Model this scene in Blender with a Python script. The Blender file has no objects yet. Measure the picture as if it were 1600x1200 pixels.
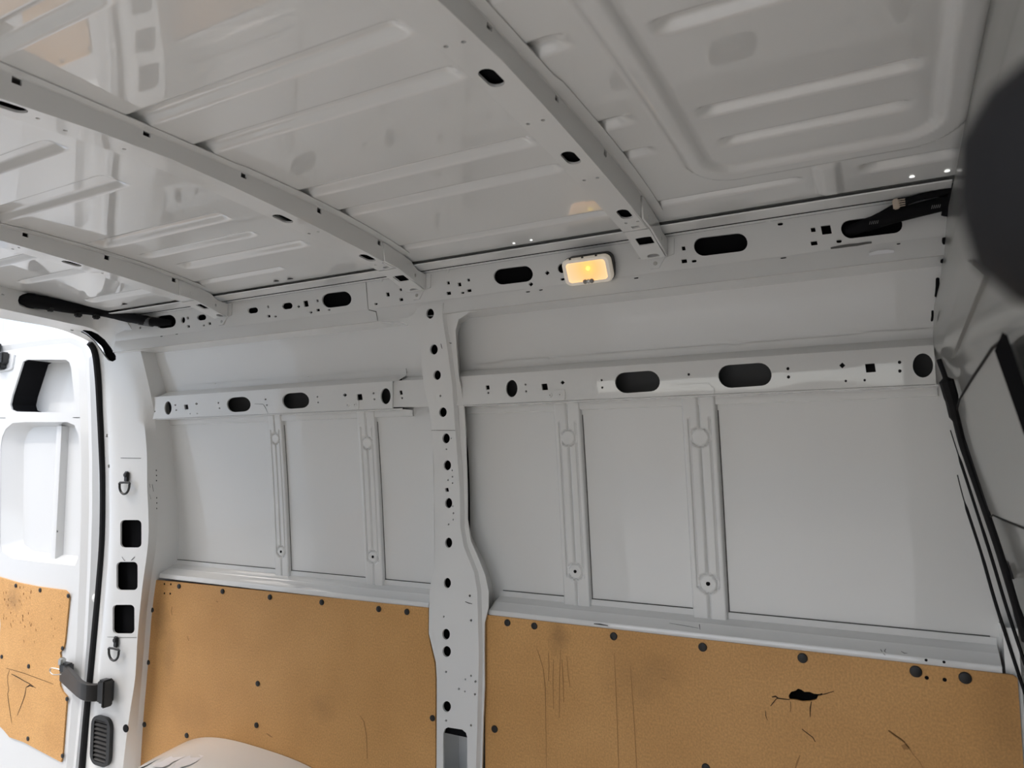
import bpy, bmesh, math, random
import numpy as np
from mathutils import Vector, Matrix
from mathutils.geometry import delaunay_2d_cdt

random.seed(4)
SC = bpy.context.scene
COL = SC.collection
ZC = 1.33                       # lens height above the load floor; builders work in heights relative to it

# ------------------------------------------------------------------ camera
F = 1115.0                      # focal length in pixels of a 1600 px wide frame
_a = np.array([-1310 - 800, 724 - 600.0]); _v = 100.0
_u = (F * F + _a[1] * _v) / (-_a[0])
_dx = np.array([_a[0], _a[1], F]); _dy = np.array([_u, _v, F])
EX = -_dx / np.linalg.norm(_dx); EY = _dy / np.linalg.norm(_dy); EZ = np.cross(EX, EY)
ROT = np.array([EX, EY, EZ])    # camera (right, down, forward) -> van axes
cam = bpy.data.cameras.new('camera'); camo = bpy.data.objects.new('camera', cam); COL.objects.link(camo)
cam.sensor_width = 36.0; cam.lens = 36.0 * F / 1600.0; cam.clip_start = 0.01
m = Matrix.Identity(4)
for i in range(3):
    m[i][0] = ROT[i, 0]; m[i][1] = -ROT[i, 1]; m[i][2] = -ROT[i, 2]
m[2][3] = ZC
camo.matrix_world = m
cam.dof.use_dof = True; cam.dof.focus_distance = 1.9; cam.dof.aperture_fstop = 6.6
SC.camera = camo

# ------------------------------------------------------------------ world, sun, exposure
SC.view_settings.view_transform = 'Standard'
SC.view_settings.look = 'None'
SC.view_settings.gamma = 1.0
SC.view_settings.use_curve_mapping = False
SC.view_settings.exposure = -0.02
W = bpy.data.worlds.new('sky'); SC.world = W; W.use_nodes = True
nt = W.node_tree; nt.nodes.clear()
sky = nt.nodes.new('ShaderNodeTexSky'); sky.sky_type = 'NISHITA'; sky.sun_disc = False
sky.sun_elevation = math.radians(48); sky.sun_rotation = math.radians(-125); sky.air_density = 1.0; sky.dust_density = 3.0
mixn = nt.nodes.new('ShaderNodeMix'); mixn.data_type = 'RGBA'; mixn.inputs[0].default_value = 0.5
mixn.inputs[7].default_value = (5.1, 5.0, 4.85, 1)
bg = nt.nodes.new('ShaderNodeBackground'); bg.inputs[1].default_value = 0.55
out = nt.nodes.new('ShaderNodeOutputWorld')
nt.links.new(sky.outputs[0], mixn.inputs[6]); nt.links.new(mixn.outputs[2], bg.inputs[0]); nt.links.new(bg.outputs[0], out.inputs[0])
sun = bpy.data.lights.new('sun', 'SUN'); sun.energy = 1.25; sun.angle = 0.01; sun.color = (1, .97, .92)
suno = bpy.data.objects.new('sun', sun); COL.objects.link(suno)
sdir = Vector((-0.14, -0.50, 0.85)).normalized()
suno.rotation_euler = sdir.to_track_quat('Z', 'Y').to_euler()


def portal(loc, rot, sx, sy):
    l = bpy.data.lights.new('door_opening_portal', 'AREA'); l.shape = 'RECTANGLE'; l.size = sx; l.size_y = sy
    l.cycles.is_portal = True
    o = bpy.data.objects.new('door_opening_portal', l); COL.objects.link(o); o.location = loc; o.rotation_euler = rot


# ------------------------------------------------------------------ materials
def mat(name, col, rough=.5, coat=0., coat_rough=.05, spec=.5, metal=0., emit=None, estr=0., noise=None, bump=None, trans=0., coat_ior=1.5):
    M = bpy.data.materials.new(name); M.use_nodes = True
    n = M.node_tree.nodes; L = M.node_tree.links; b = n['Principled BSDF']
    b.inputs['Base Color'].default_value = (*col, 1); b.inputs['Roughness'].default_value = rough
    b.inputs['Coat Weight'].default_value = coat; b.inputs['Coat Roughness'].default_value = coat_rough
    b.inputs['Coat IOR'].default_value = coat_ior
    b.inputs['Specular IOR Level'].default_value = spec; b.inputs['Metallic'].default_value = metal
    b.inputs['Transmission Weight'].default_value = trans
    if emit:
        b.inputs['Emission Color'].default_value = (*emit, 1); b.inputs['Emission Strength'].default_value = estr
    if noise or bump:
        tc = n.new('ShaderNodeTexCoord')
    if noise:
        sc_, amt, det = noise
        t = n.new('ShaderNodeTexNoise'); t.inputs['Scale'].default_value = sc_; t.inputs['Detail'].default_value = det
        r = n.new('ShaderNodeMapRange'); r.inputs[1].default_value = .3; r.inputs[2].default_value = .7
        r.inputs[3].default_value = 1 - amt; r.inputs[4].default_value = 1 + amt * .5
        x = n.new('ShaderNodeVectorMath'); x.operation = 'SCALE'; x.inputs[0].default_value = col
        L.new(tc.outputs['Object'], t.inputs['Vector']); L.new(t.outputs[0], r.inputs[0]); L.new(r.outputs[0], x.inputs['Scale'])
        L.new(x.outputs[0], b.inputs['Base Color'])
    if bump:
        bs, dist, st = bump
        t2 = n.new('ShaderNodeTexNoise'); t2.inputs['Scale'].default_value = bs; t2.inputs['Detail'].default_value = 1.0
        bp = n.new('ShaderNodeBump'); bp.inputs['Distance'].default_value = dist; bp.inputs['Strength'].default_value = st
        L.new(tc.outputs['Object'], t2.inputs['Vector']); L.new(t2.outputs[0], bp.inputs['Height'])
        L.new(bp.outputs[0], b.inputs['Normal'])
        L.new(bp.outputs[0], b.inputs['Coat Normal'])
    return M


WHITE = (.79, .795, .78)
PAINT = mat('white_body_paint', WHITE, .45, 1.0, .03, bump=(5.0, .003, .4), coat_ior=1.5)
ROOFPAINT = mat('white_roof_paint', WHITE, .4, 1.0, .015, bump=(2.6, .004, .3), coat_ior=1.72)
DIMWHITE = mat('dimmed_white_paint', (.66, .665, .66), .45, .8, .05)  # same white paint, darkened to hold back the sunlit door
SHADEGREY = mat('shade_grey_bulkhead', (.26, .26, .248), .45, .6, .08)  # paint darkened to stand in for shade at the cab end
SLOTSHADE = mat('slot_shade_grey', (.07, .072, .075), .7)  # dark grey puts the shade inside the belt slots into colour
DARK = mat('dark_cavity', (.012, .012, .013), 1.0, spec=.0)  # near-black, stands in for shade inside the hollows
BLACK = mat('black_plastic', (.012, .012, .012), .45)
RUBBER = mat('black_rubber_and_hole_dark', (.010, .010, .011), .75, spec=.25)  # rubber; also the discs that paint the dark of open holes
TAPE = mat('black_loom_tape', (.004, .004, .005), .8, spec=.2)
PLUG = mat('charcoal_plastic_plug', (.010, .010, .010), .5)
STEEL = mat('zinc_steel', (.55, .55, .53), .35, metal=1.0)
DKSTEEL = mat('dark_phosphated_steel', (.05, .05, .05), .45, metal=.6)
BEIGE = mat('beige_nylon', (.62, .52, .42), .5)
WHITEPL = mat('white_plastic', (.8, .8, .78), .4)
CONC = mat('pale_concrete', (.46, .45, .43), .9, noise=(3., .15, 6))
CLAD = mat('pale_blue_cladding', (.72, .77, .82), .5)
FLOORM = mat('grey_brown_floor_board', (.56, .54, .50), .5, noise=(30., .25, 6))
STAIN = mat('brown_stain', (.36, .185, .06), .7)
FLECK = mat('dark_brown_fleck', (.20, .085, .022), .8)
CRACK = mat('dark_crack', (.05, .028, .012), .9)
SCUFF = mat('dark_scuff', (.06, .06, .06), .8)
FILM = mat('torn_protective_film', (.8, .81, .84), .4)
EXPOSED_AND_GAP = mat('scraped_metal_and_gap_shade', (.10, .10, .095), .6)  # scraped metal and joints; also the gap lines painted as shade


def board(name, spots=(), fine=1.0):
    """orange-brown hardboard: fine fibre speckle and a few soft stains at fixed places on the board"""
    M = bpy.data.materials.new(name); M.use_nodes = True
    n = M.node_tree.nodes; L = M.node_tree.links; b = n['Principled BSDF']
    b.inputs['Roughness'].default_value = .5; b.inputs['Specular IOR Level'].default_value = .35
    tc = n.new('ShaderNodeTexCoord')
    a = n.new('ShaderNodeTexNoise'); a.inputs['Scale'].default_value = 5.; a.inputs['Detail'].default_value = 3
    f = n.new('ShaderNodeTexNoise'); f.inputs['Scale'].default_value = 260.; f.inputs['Detail'].default_value = 4
    mp = n.new('ShaderNodeMapping'); mp.inputs['Scale'].default_value = (1, 1, .8)
    L.new(tc.outputs['Object'], mp.inputs[0]); L.new(mp.outputs[0], f.inputs['Vector']); L.new(tc.outputs['Object'], a.inputs['Vector'])
    r1 = n.new('ShaderNodeValToRGB'); e = r1.color_ramp.elements
    e[0].position = .3; e[0].color = (.57, .305, .105, 1); e[1].position = .7; e[1].color = (.65, .36, .132, 1)
    L.new(a.outputs[0], r1.inputs[0])
    r2 = n.new('ShaderNodeMapRange'); r2.inputs[1].default_value = .3; r2.inputs[2].default_value = .7
    r2.inputs[3].default_value = 1 - .16 * fine; r2.inputs[4].default_value = 1 + .12 * fine
    L.new(f.outputs[0], r2.inputs[0])
    mul = n.new('ShaderNodeVectorMath'); mul.operation = 'SCALE'
    L.new(r1.outputs[0], mul.inputs[0]); L.new(r2.outputs[0], mul.inputs['Scale'])
    last = mul.outputs[0]
    for (c, rad, amt) in spots:
        d = n.new('ShaderNodeVectorMath'); d.operation = 'SUBTRACT'; d.inputs[1].default_value = c
        s = n.new('ShaderNodeVectorMath'); s.operation = 'DIVIDE'; s.inputs[1].default_value = rad
        l = n.new('ShaderNodeVectorMath'); l.operation = 'LENGTH'
        nz = n.new('ShaderNodeTexNoise'); nz.inputs['Scale'].default_value = 25.; nz.inputs['Detail'].default_value = 3
        L.new(tc.outputs['Object'], nz.inputs['Vector'])
        ad = n.new('ShaderNodeMath'); ad.operation = 'ADD'
        L.new(tc.outputs['Object'], d.inputs[0]); L.new(d.outputs[0], s.inputs[0]); L.new(s.outputs[0], l.inputs[0])
        L.new(l.outputs['Value'], ad.inputs[0]); L.new(nz.outputs[0], ad.inputs[1])
        q = n.new('ShaderNodeMapRange'); q.inputs[1].default_value = .7; q.inputs[2].default_value = 1.5
        q.inputs[3].default_value = 1 - amt; q.inputs[4].default_value = 1.
        L.new(ad.outputs[0], q.inputs[0])
        m2 = n.new('ShaderNodeVectorMath'); m2.operation = 'SCALE'
        L.new(last, m2.inputs[0]); L.new(q.outputs[0], m2.inputs['Scale']); last = m2.outputs[0]
    L.new(last, b.inputs['Base Color'])
    bp = n.new('ShaderNodeBump'); bp.inputs['Distance'].default_value = .0006; bp.inputs['Strength'].default_value = .4
    L.new(f.outputs[0], bp.inputs['Height']); L.new(bp.outputs[0], b.inputs['Normal'])
    return M


# ------------------------------------------------------------------ sight lines and survey helpers
def ray(px, py):
    return ROT @ np.array([px - 800.0, py - 600.0, F])


def proj(p):
    c = ROT.T @ np.array(p, float)
    return 800 + F * c[0] / c[2], 600 + F * c[1] / c[2]


def atY(px, py, Y):
    r = ray(px, py); return r * Y / r[1]


def atX(px, py, X):
    r = ray(px, py); return r * X / r[0]


def inv(surf, px, py, g):
    """the (u, v) of a surface that is seen along one surveyed sight line"""
    u, v = g
    for _ in range(14):
        x0, y0 = proj(surf(u, v, 0)); e = 1e-4
        ex, ey = px - x0, py - y0
        if abs(ex) + abs(ey) < .01: break
        x1, y1 = proj(surf(u + e, v, 0)); x2, y2 = proj(surf(u, v + e, 0))
        a, b, c, d = (x1 - x0) / e, (x2 - x0) / e, (y1 - y0) / e, (y2 - y0) / e
        det = a * d - b * c
        if abs(det) < 1e-9: break
        du, dv = (d * ex - b * ey) / det, (-c * ex + a * ey) / det
        k = min(1., .5 / (abs(du) + abs(dv) + 1e-9))
        u += du * k; v += dv * k
    return u, v


def uvs(surf, pts, g):
    o = []
    for p in pts:
        g = inv(surf, p[0], p[1], g); o.append(g)
    return o


def ell(cx, cy, w, h, ang=0, n=18):
    ca, sa = math.cos(math.radians(ang)), math.sin(math.radians(ang)); o = []
    for i in range(n):
        t = 2 * math.pi * i / n; x, y = w / 2 * math.cos(t), h / 2 * math.sin(t)
        o.append((cx + x * ca - y * sa, cy + x * sa + y * ca))
    return o


def rrect(cx, cy, w, h, r, ang=0, shear=0., n=5):
    r = min(r, w / 2 - 1e-4, h / 2 - 1e-4); o = []
    ca, sa = math.cos(math.radians(ang)), math.sin(math.radians(ang))
    for (sx, sy, a0) in ((1, 1, 0), (-1, 1, 90), (-1, -1, 180), (1, -1, 270)):
        for k in range(n + 1):
            t = math.radians(a0 + 90 * k / n)
            x = sx * (w / 2 - r) + r * math.cos(t); y = sy * (h / 2 - r) + r * math.sin(t)
            x += shear * y
            o.append((cx + x * ca - y * sa, cy + x * sa + y * ca))
    return o


def hole(spec, ang=-7.):
    k = spec[0]
    if k == 'o': return ell(*spec[1:5], ang=0, n=20 if spec[3] > 6 else 10)
    if k == 's': return rrect(*spec[1:5], min(spec[3], spec[4]) / 2, spec[5] if len(spec) > 5 else ang, .08)
    if k == 'q': return rrect(*spec[1:5], .4, ang, .08, n=1)
    if k == 'd': return [(spec[1] - spec[3] / 2, spec[2]), (spec[1], spec[2] + spec[3] / 2), (spec[1] + spec[3] / 2, spec[2]), (spec[1], spec[2] - spec[3] / 2)]
    if k == 'r': return rrect(*spec[1:6], 0, 0)
    return spec[1]


# ------------------------------------------------------------------ object helpers
def finish(bm, name, material, parent=None, smooth=35., flip=True):
    if smooth:
        for f in bm.faces: f.smooth = True
        lim = math.radians(smooth)
        for e in bm.edges:
            if len(e.link_faces) == 2 and e.calc_face_angle(0) > lim: e.smooth = False
    me = bpy.data.meshes.new(name); bm.to_mesh(me); bm.free()
    if material: me.materials.append(material)
    o = bpy.data.objects.new(name, me); COL.objects.link(o)
    if parent is not None:
        o.parent = parent
        o.location = -parent.location
    return o


def thing(name, label, cat, loc=(0, 0, 0), group=None):
    o = bpy.data.objects.new(name, None); COL.objects.link(o); o.location = loc; o.empty_display_size = .05
    o['label'] = label; o['category'] = cat
    if group: o['group'] = group
    return o


def struct(o): o['kind'] = 'structure'; return o


def up(p): return Vector((p[0], p[1], p[2] + ZC))


def face_in(bm, target=(-.6, .3, 1.0)):
    """turn sheet faces towards the load space"""
    t = Vector(target)
    for f in bm.faces:
        f.normal_update()
        if f.normal.dot(t - f.calc_center_median()) < 0: f.normal_flip()


def resample(poly, res):
    o = []
    n = len(poly)
    for i in range(n):
        a, b = np.array(poly[i]), np.array(poly[(i + 1) % n]); L = np.linalg.norm(b - a)
        k = max(1, int(L / res))
        for j in range(k): o.append(tuple(a + (b - a) * j / k))
    return o


def sheet(name, material, surf, outline, holes=(), res=.06, t=.004, rim=None, parent=None, anis=(1, 1), tgt=(-.6, .3, 1.0), lip=True):
    """pressed sheet with real cut-outs; outline and holes are (u, v) loops, surf(u, v, depth) gives the point"""
    outline = resample([(u * anis[0], v * anis[1]) for u, v in outline], res)
    hs = [[(u * anis[0], v * anis[1]) for u, v in h] for h in holes]
    V = []; E = []
    for lp in [outline] + hs:
        b = len(V); n = len(lp); V += [Vector(p) for p in lp]; E += [(b + i, b + (i + 1) % n) for i in range(n)]
    xs = [p[0] for p in outline]; ys = [p[1] for p in outline]
    nx = int((max(xs) - min(xs)) / res); ny = int((max(ys) - min(ys)) / res)
    for i in range(1, nx + 1):
        for j in range(1, ny + 1):
            V.append(Vector((min(xs) + (i - .5 + .08 * (j % 2)) * res, min(ys) + (j - .5) * res)))
    r = delaunay_2d_cdt(V, E, [], 1, 1e-6)
    pv, pf = r[0], r[2]
    C = np.array([[sum(pv[i][k] for i in f) / len(f) for k in (0, 1)] for f in pf])
    def inside(poly):
        P = np.array(poly); m_ = np.zeros(len(C), bool)
        lo, hi = P.min(0), P.max(0)
        sel = np.where((C >= lo - 1e-9).all(1) & (C <= hi + 1e-9).all(1))[0]
        x, y = C[sel, 0], C[sel, 1]; q = np.zeros(len(sel), bool)
        for (x0, y0), (x1, y1) in zip(P, np.roll(P, -1, 0)):
            if y0 == y1: continue
            q ^= ((y0 > y) != (y1 > y)) & (x < (x1 - x0) * (y - y0) / (y1 - y0) + x0)
        m_[sel] = q; return m_
    keep = inside(outline)
    for h in hs: keep &= ~inside(h)
    pf = [f for f, k in zip(pf, keep) if k]
    bm = bmesh.new(); vm = {}
    def gv(i):
        if i not in vm:
            vm[i] = bm.verts.new(up(surf(pv[i][0] / anis[0], pv[i][1] / anis[1], 0)))
        return vm[i]
    for f in pf:
        try: bm.faces.new([gv(i) for i in f])
        except ValueError: pass
    face_in(bm, tgt)
    if lip:
        idx = {v: i for i, v in vm.items()}; back = {}
        for e in [e for e in bm.edges if len(e.link_faces) == 1]:
            f = e.link_faces[0]
            a, b = e.verts
            for l in f.loops:
                if l.edge == e: a, b = l.vert, l.link_loop_next.vert
            q = []
            for vv in (a, b):
                if vv not in back:
                    i = idx[vv]; back[vv] = bm.verts.new(up(surf(pv[i][0] / anis[0], pv[i][1] / anis[1], t)))
                q.append(back[vv])
            try: bm.faces.new((b, a, q[0], q[1]))
            except ValueError: pass
    return finish(bm, name, material, parent)


def loft(rows, closed=False, cap=False):
    """bmesh through rows of points"""
    bm = bmesh.new()
    R = [[bm.verts.new(up(p)) for p in r] for r in rows]
    for a, b in zip(R, R[1:]):
        n = len(a)
        for i in range(n if closed else n - 1):
            try: bm.faces.new((a[i], a[(i + 1) % n], b[(i + 1) % n], b[i]))
            except ValueError: pass
    if cap:
        for r in (R[0], R[-1]):
            try: bm.faces.new(r)
            except ValueError: pass
    bmesh.ops.remove_doubles(bm, verts=bm.verts, dist=1e-6)
    return bm


def extrude_x(profile, x0, x1, n=2, name='x', material=None, parent=None, tgt=(-.6, .3, 1.0)):
    rows = [[(x0 + (x1 - x0) * i / n, y, z) for (y, z) in profile] for i in range(n + 1)]
    bm = loft(rows); face_in(bm, tgt); return finish(bm, name, material, parent)


def box_bm(c, s, bev=0., R=None, seg=2):
    bm = bmesh.new(); bmesh.ops.create_cube(bm, size=1)
    for v in bm.verts: v.co = Vector((v.co.x * s[0], v.co.y * s[1], v.co.z * s[2]))
    if bev: bmesh.ops.bevel(bm, geom=list(bm.edges), offset=bev, segments=seg, affect='EDGES')
    M = Matrix.Translation(up(c)) @ (R.to_4x4() if R else Matrix.Identity(4))
    bm.transform(M); return bm


def tube_bm(pts, r, n=10, cap=True, sub=6, closed=False):
    P = [Vector(p) for p in pts]
    if sub > 1 and len(P) > 2:
        Q = []
        N = len(P); rng = range(N) if closed else range(N - 1)
        for i in rng:
            p0, p1, p2, p3 = (P[(i - 1) % N] if closed or i > 0 else P[0]), P[i], P[(i + 1) % N], (P[(i + 2) % N] if closed or i + 2 < N else P[-1])
            for k in range(sub):
                t = k / sub
                Q.append(.5 * ((2 * p1) + (p2 - p0) * t + (2 * p0 - 5 * p1 + 4 * p2 - p3) * t * t + (3 * p1 - p0 - 3 * p2 + p3) * t ** 3))
        if not closed: Q.append(P[-1])
        P = Q
    rows = []; nrm = None; N = len(P)
    for i, p in enumerate(P):
        d = (P[(i + 1) % N] - P[i - 1]) if closed else (P[min(i + 1, N - 1)] - P[max(i - 1, 0)])
        d.normalize()
        if nrm is None: nrm = d.orthogonal().normalized()
        nrm = (nrm - d * nrm.dot(d)).normalized(); bn = d.cross(nrm)
        rr = r[min(i * len(r) // N, len(r) - 1)] if isinstance(r, (list, tuple)) else r
        rows.append([tuple(p + (nrm * math.cos(2 * math.pi * k / n) + bn * math.sin(2 * math.pi * k / n)) * rr) for k in range(n)])
    if closed: rows.append(rows[0])
    bm = loft(rows, True, cap and not closed); bmesh.ops.recalc_face_normals(bm, faces=bm.faces); return bm


def disc_bm(c, nrm, r, h, n=20, dome=.3):
    """round plug: a low domed cap standing h proud along nrm"""
    nrm = Vector(nrm).normalized(); a = nrm.orthogonal().normalized(); b = nrm.cross(a); c = Vector(c)
    rows = []
    for (rr, hh) in ((1, 0), (1, .6), (.9, 1), (.45, 1 + dome), (.02, 1 + dome * 1.2)):
        rows.append([tuple(c + nrm * (h * hh) + (a * math.cos(2 * math.pi * k / n) + b * math.sin(2 * math.pi * k / n)) * r * rr) for k in range(n)])
    bm = loft(rows, True, True); bmesh.ops.recalc_face_normals(bm, faces=bm.faces); return bm


def ribbon(name, pts, w, nrm, material, parent, lift=.0006):
    """thin mark or crack lying on a surface"""
    nrm = Vector(nrm).normalized(); L = []; Rr = []
    N = len(pts)
    for i in range(N):
        p = Vector(pts[i]); d = Vector(pts[min(i + 1, N - 1)]) - Vector(pts[max(i - 1, 0)]); s = d.cross(nrm).normalized()
        ww = w * (.35 + .65 * math.sin(math.pi * (i + .5) / N)) * random.uniform(.7, 1.2)
        L.append(tuple(p + s * ww / 2 + nrm * lift)); Rr.append(tuple(p - s * ww / 2 + nrm * lift))
    bm = loft([L, Rr]); face_in(bm); return finish(bm, name, material, parent, 0)


def lerp(tab, x):
    if x <= tab[0][0]: return tab[0][1]
    for (a, b), (c, d) in zip(tab, tab[1:]):
        if x <= c: return b + (d - b) * (x - a) / (c - a)
    return tab[-1][1]


def smooth_tab(tab, n=400):
    """smoothed copy of a piecewise table"""
    x = np.linspace(tab[0][0], tab[-1][0], n); y = np.array([lerp(tab, q) for q in x]); k = 25
    yp = np.pad(y, k, mode='reflect', reflect_type='odd'); ker = np.hanning(2 * k + 1); ker /= ker.sum()
    ys = np.convolve(yp, ker, 'valid')
    return lambda q: float(np.interp(q, x, ys))


# ------------------------------------------------------------------ body sections (heights relative to the lens)
_ws = smooth_tab([(-1.4, 1.68), (-.9, 1.685), (-.38, 1.667), (-.1, 1.643), (.1, 1.621), (.2, 1.605), (.35, 1.57), (.43, 1.53), (.47, 1.495), (.487, 1.464)])
_yp = smooth_tab([(-1.4, 1.565), (-.64, 1.577), (-.45, 1.576), (-.34, 1.581), (-.2, 1.587), (-.1, 1.586), (0, 1.579), (.05, 1.571), (.104, 1.558), (.2, 1.534), (.264, 1.518), (.345, 1.4985), (.352, 1.4945), (.38, 1.4860), (.4, 1.481)])
_wt = [(.33, _ws(.33)), (.36, 1.568), (.43, 1.551), (.472, 1.534), (.489, 1.464)]
_pt = [(.325, _yp(.325)), (.352, 1.4995), (.40, 1.5058)]
def WSK(z): return _ws(z) if z < .33 else lerp(_wt, z)
def YP(z): return _yp(z) if z < .325 else lerp(_pt, z)
def YR(z): return 1.508
def RZ(y): return .53 - .133 * abs(y - .72) ** 3.3
def BU(y): return .4985 - .03 * (max(abs(y - .74), 0) / .47) ** 1.45
def s_skin(u, v, d): return (u, WSK(v) + d, v)
def s_pillar(u, v, d): return (u, YP(v) + d, v)
def s_rail(u, v, d): return (u, YR(v) + d, v)
def s_belt(u, v, d): return (u, 1.56 + d, v)
def s_board(u, v, d): return (u, 1.60 + d, v)

JX = []
for (px, py) in [(1488, 290), (1478, 340), (1470, 430), (1459, 480), (1457, 545), (1470, 582), (1500, 672), (1540, 795), (1570, 885), (1600, 980)]:
    Y = 1.5
    for _ in range(20):
        p = atY(px, py, Y); Y = WSK(p[2])
    JX.append((p[2], p[0]))
JX.sort(); JX = [(-1.4, JX[0][1] + .10)] + JX + [(.56, JX[-1][1] + .01)]
def XB(z): return lerp(JX, z)
def s_bulk(u, v, d): return (XB(v) + d, u, v)

# ================================================================== THE SHELL
# ---- roof skin with its pressed swages
ribs = []                                                         # x0, x1, y0, y1
for (x0, x1, y0, y1) in [(-1.07, -.775, .437, .482), (-1.07, -.505, .667, .708), (-1.07, -.505, .79, .831), (-1.07, -.508, 1.032, 1.072), (-1.07, -.507, 1.15, 1.187), (-1.07, -.498, 1.368, 1.39),
                         (-1.07, -.505, .27, .31),
                         (-.50, -.338, .792, .834), (-.50, -.335, 1.04, 1.076), (-.50, -.335, 1.16, 1.192), (-.50, -.33, .66, .70), (-.50, -.118, 1.371, 1.394),
                         (-1.80, -1.232, .655, .70), (-1.80, -1.30, .795, .857), (-1.752, -1.28, 1.04, 1.09), (-1.725, -1.305, 1.158, 1.19), (-1.70, -1.238, 1.25, 1.29), (-1.80, -1.42, 1.366, 1.388),
                         (-1.80, -1.25, .42, .46),
                         (-2.34, -1.86, .80, .84), (-2.34, -1.86, 1.02, 1.055), (-2.30, -1.86, 1.16, 1.192), (-2.28, -1.86, 1.355, 1.385),
                         (-.248, .066, .585, .62), (-.247, .07, .823, .862), (-.247, .066, 1.07, 1.108), (-.237, .055, 1.184, 1.218), (-.03, .13, 1.366, 1.40)]:
    ribs.append((x0, x1, y0, y1))


def ss(t):
    t = np.clip(t, 0, 1); return .6 * t + .4 * t * t * (3 - 2 * t)


def roof():
    xs = np.arange(-2.47, .152, .006)
    ys = np.concatenate([np.arange(-.02, .36, .01), np.arange(.36, 1.4561, .0034)])
    X, Y = np.meshgrid(xs, ys, indexing='ij')
    Z = .53 - .133 * np.abs(Y - .72) ** 3.3
    ID = np.zeros(X.shape, int)
    for k, (x0, x1, y0, y1) in enumerate(ribs):
        endr = .03
        # a swage is a flat-bottomed channel whose ends run out in a short ramp
        a = ss((Y - y0) / .011) * ss((y1 - Y) / .013) * ss((X - x0) / endr) * ss((x1 - X) / endr)
        Z += .013 * a; ID[a > 1e-4] = k + 1
    # the ring bead over the cab end and the small cross pad beside it
    def sdr(x0, x1, y0, y1, r):
        cx, cy, hx, hy = (x0 + x1) / 2, (y0 + y1) / 2, (x1 - x0) / 2 - r, (y1 - y0) / 2 - r
        qx, qy = np.abs(X - cx) - hx, np.abs(Y - cy) - hy
        return np.hypot(np.maximum(qx, 0), np.maximum(qy, 0)) + np.minimum(np.maximum(qx, qy), 0) - r
    di = sdr(-.262, .083, .16, 1.284, .045); do = sdr(-.308, .136, .11, 1.333, .085)
    b = ss(di / .014) * ss(-do / .011)
    Z -= .010 * b; ID[b > 1e-4] = len(ribs) + 1
    pd = ss((X + .098) / .007) * ss((-.058 - X) / .007) * ss((Y - 1.338) / .01) * ss((1.452 - Y) / .006)
    Z -= .006 * pd; ID[pd > 1e-4] = len(ribs) + 2
    # edge flange that turns down to the cant rail
    nx, ny = X.shape
    qid = np.maximum(np.maximum(ID[:-1, :-1], ID[1:, :-1]), np.maximum(ID[:-1, 1:], ID[1:, 1:]))
    root = None
    V = np.stack([X, Y, Z + ZC], -1).reshape(-1, 3)
    I, J = np.meshgrid(np.arange(nx - 1), np.arange(ny - 1), indexing='ij')
    Q = np.stack([I * ny + J, I * ny + J + 1, (I + 1) * ny + J + 1, (I + 1) * ny + J], -1)
    # shared smooth normals so that the split of the mesh does not show
    gx, gy = np.gradient(Z, xs, ys)
    Nn = np.stack([gx, gy, -np.ones_like(Z)], -1).reshape(-1, 3)
    Nn /= np.linalg.norm(Nn, axis=1)[:, None]
    for k in range(len(ribs) + 3):
        q = Q[qid == k]
        if len(q) == 0: continue
        used, invi = np.unique(q.reshape(-1), return_inverse=True)
        name = 'ceiling' if k == 0 else ('pressed_rib' if k <= len(ribs) else ('ring_bead' if k == len(ribs) + 1 else 'cross_pad'))
        me = bpy.data.meshes.new(name); me.from_pydata(V[used].tolist(), [], invi.reshape(-1, 4).tolist()); me.update()
        me.shade_smooth(); me.normals_split_custom_set_from_vertices(Nn[used].tolist())
        me.materials.append(ROOFPAINT)
        o = bpy.data.objects.new(name, me); COL.objects.link(o)
        if k == 0: root = struct(o)
        else: o.parent = root
    return root


CEIL = roof()
# outer roof skin edge so that the sheet has a weather side
bm = loft([[(x, y, RZ(y) + .03) for y in np.linspace(-.06, 1.5, 30)] for x in (-2.62, .35)])
finish(bm, 'roof_outer_skin', DARK, CEIL)
extrude_x([(1.4552, .4835), (1.4552, .497), (1.492, .497), (1.492, .465)], -2.6, .35, 2, 'roof_gap_block', DARK, CEIL)  # black strip added to stop daylight leaking through the roof gap
GLOWSPOT = mat('daylight_spot_glow', (.9, .9, .88), .4, emit=(1, 1, .97), estr=1.1)  # glow stands in for daylight seen at small spots in the roof
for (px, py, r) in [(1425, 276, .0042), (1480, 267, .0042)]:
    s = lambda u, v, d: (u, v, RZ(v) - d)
    u, v = inv(s, px, py, (0, 1.4)); finish(disc_bm((u, v, RZ(v)), (0, .2, -1), r, .0015), 'daylight_spot', GLOWSPOT, CEIL)
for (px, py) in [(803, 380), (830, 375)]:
    u, v = inv(s, px, py, (-.8, 1.4)); finish(disc_bm((u, v, RZ(v)), (0, .2, -1), .003, .0015), 'daylight_spot', GLOWSPOT, CEIL)
for (px, py, r) in [(432, 439, .0085), (453.5, 435.5, .0085), (195, 475, .010)]:
    u, v = inv(s, px, py, (-1.6, 1.4)); finish(disc_bm((u, v, RZ(v) - .0005), (0, .2, -1), r, .001, dome=0.1), 'dark_hole_disc', RUBBER, CEIL)  # black discs paint the dark of open roof holes

# ---- outer side skin
rows = [[(x, WSK(z), z) for z in np.concatenate([np.linspace(-1.33, -.45, 6), np.linspace(-.4, .487, 40)])] for x in np.linspace(-2.5, .30, 12)]
bm = loft(rows); face_in(bm); SKIN = struct(finish(bm, 'wall_left', PAINT))

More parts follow.
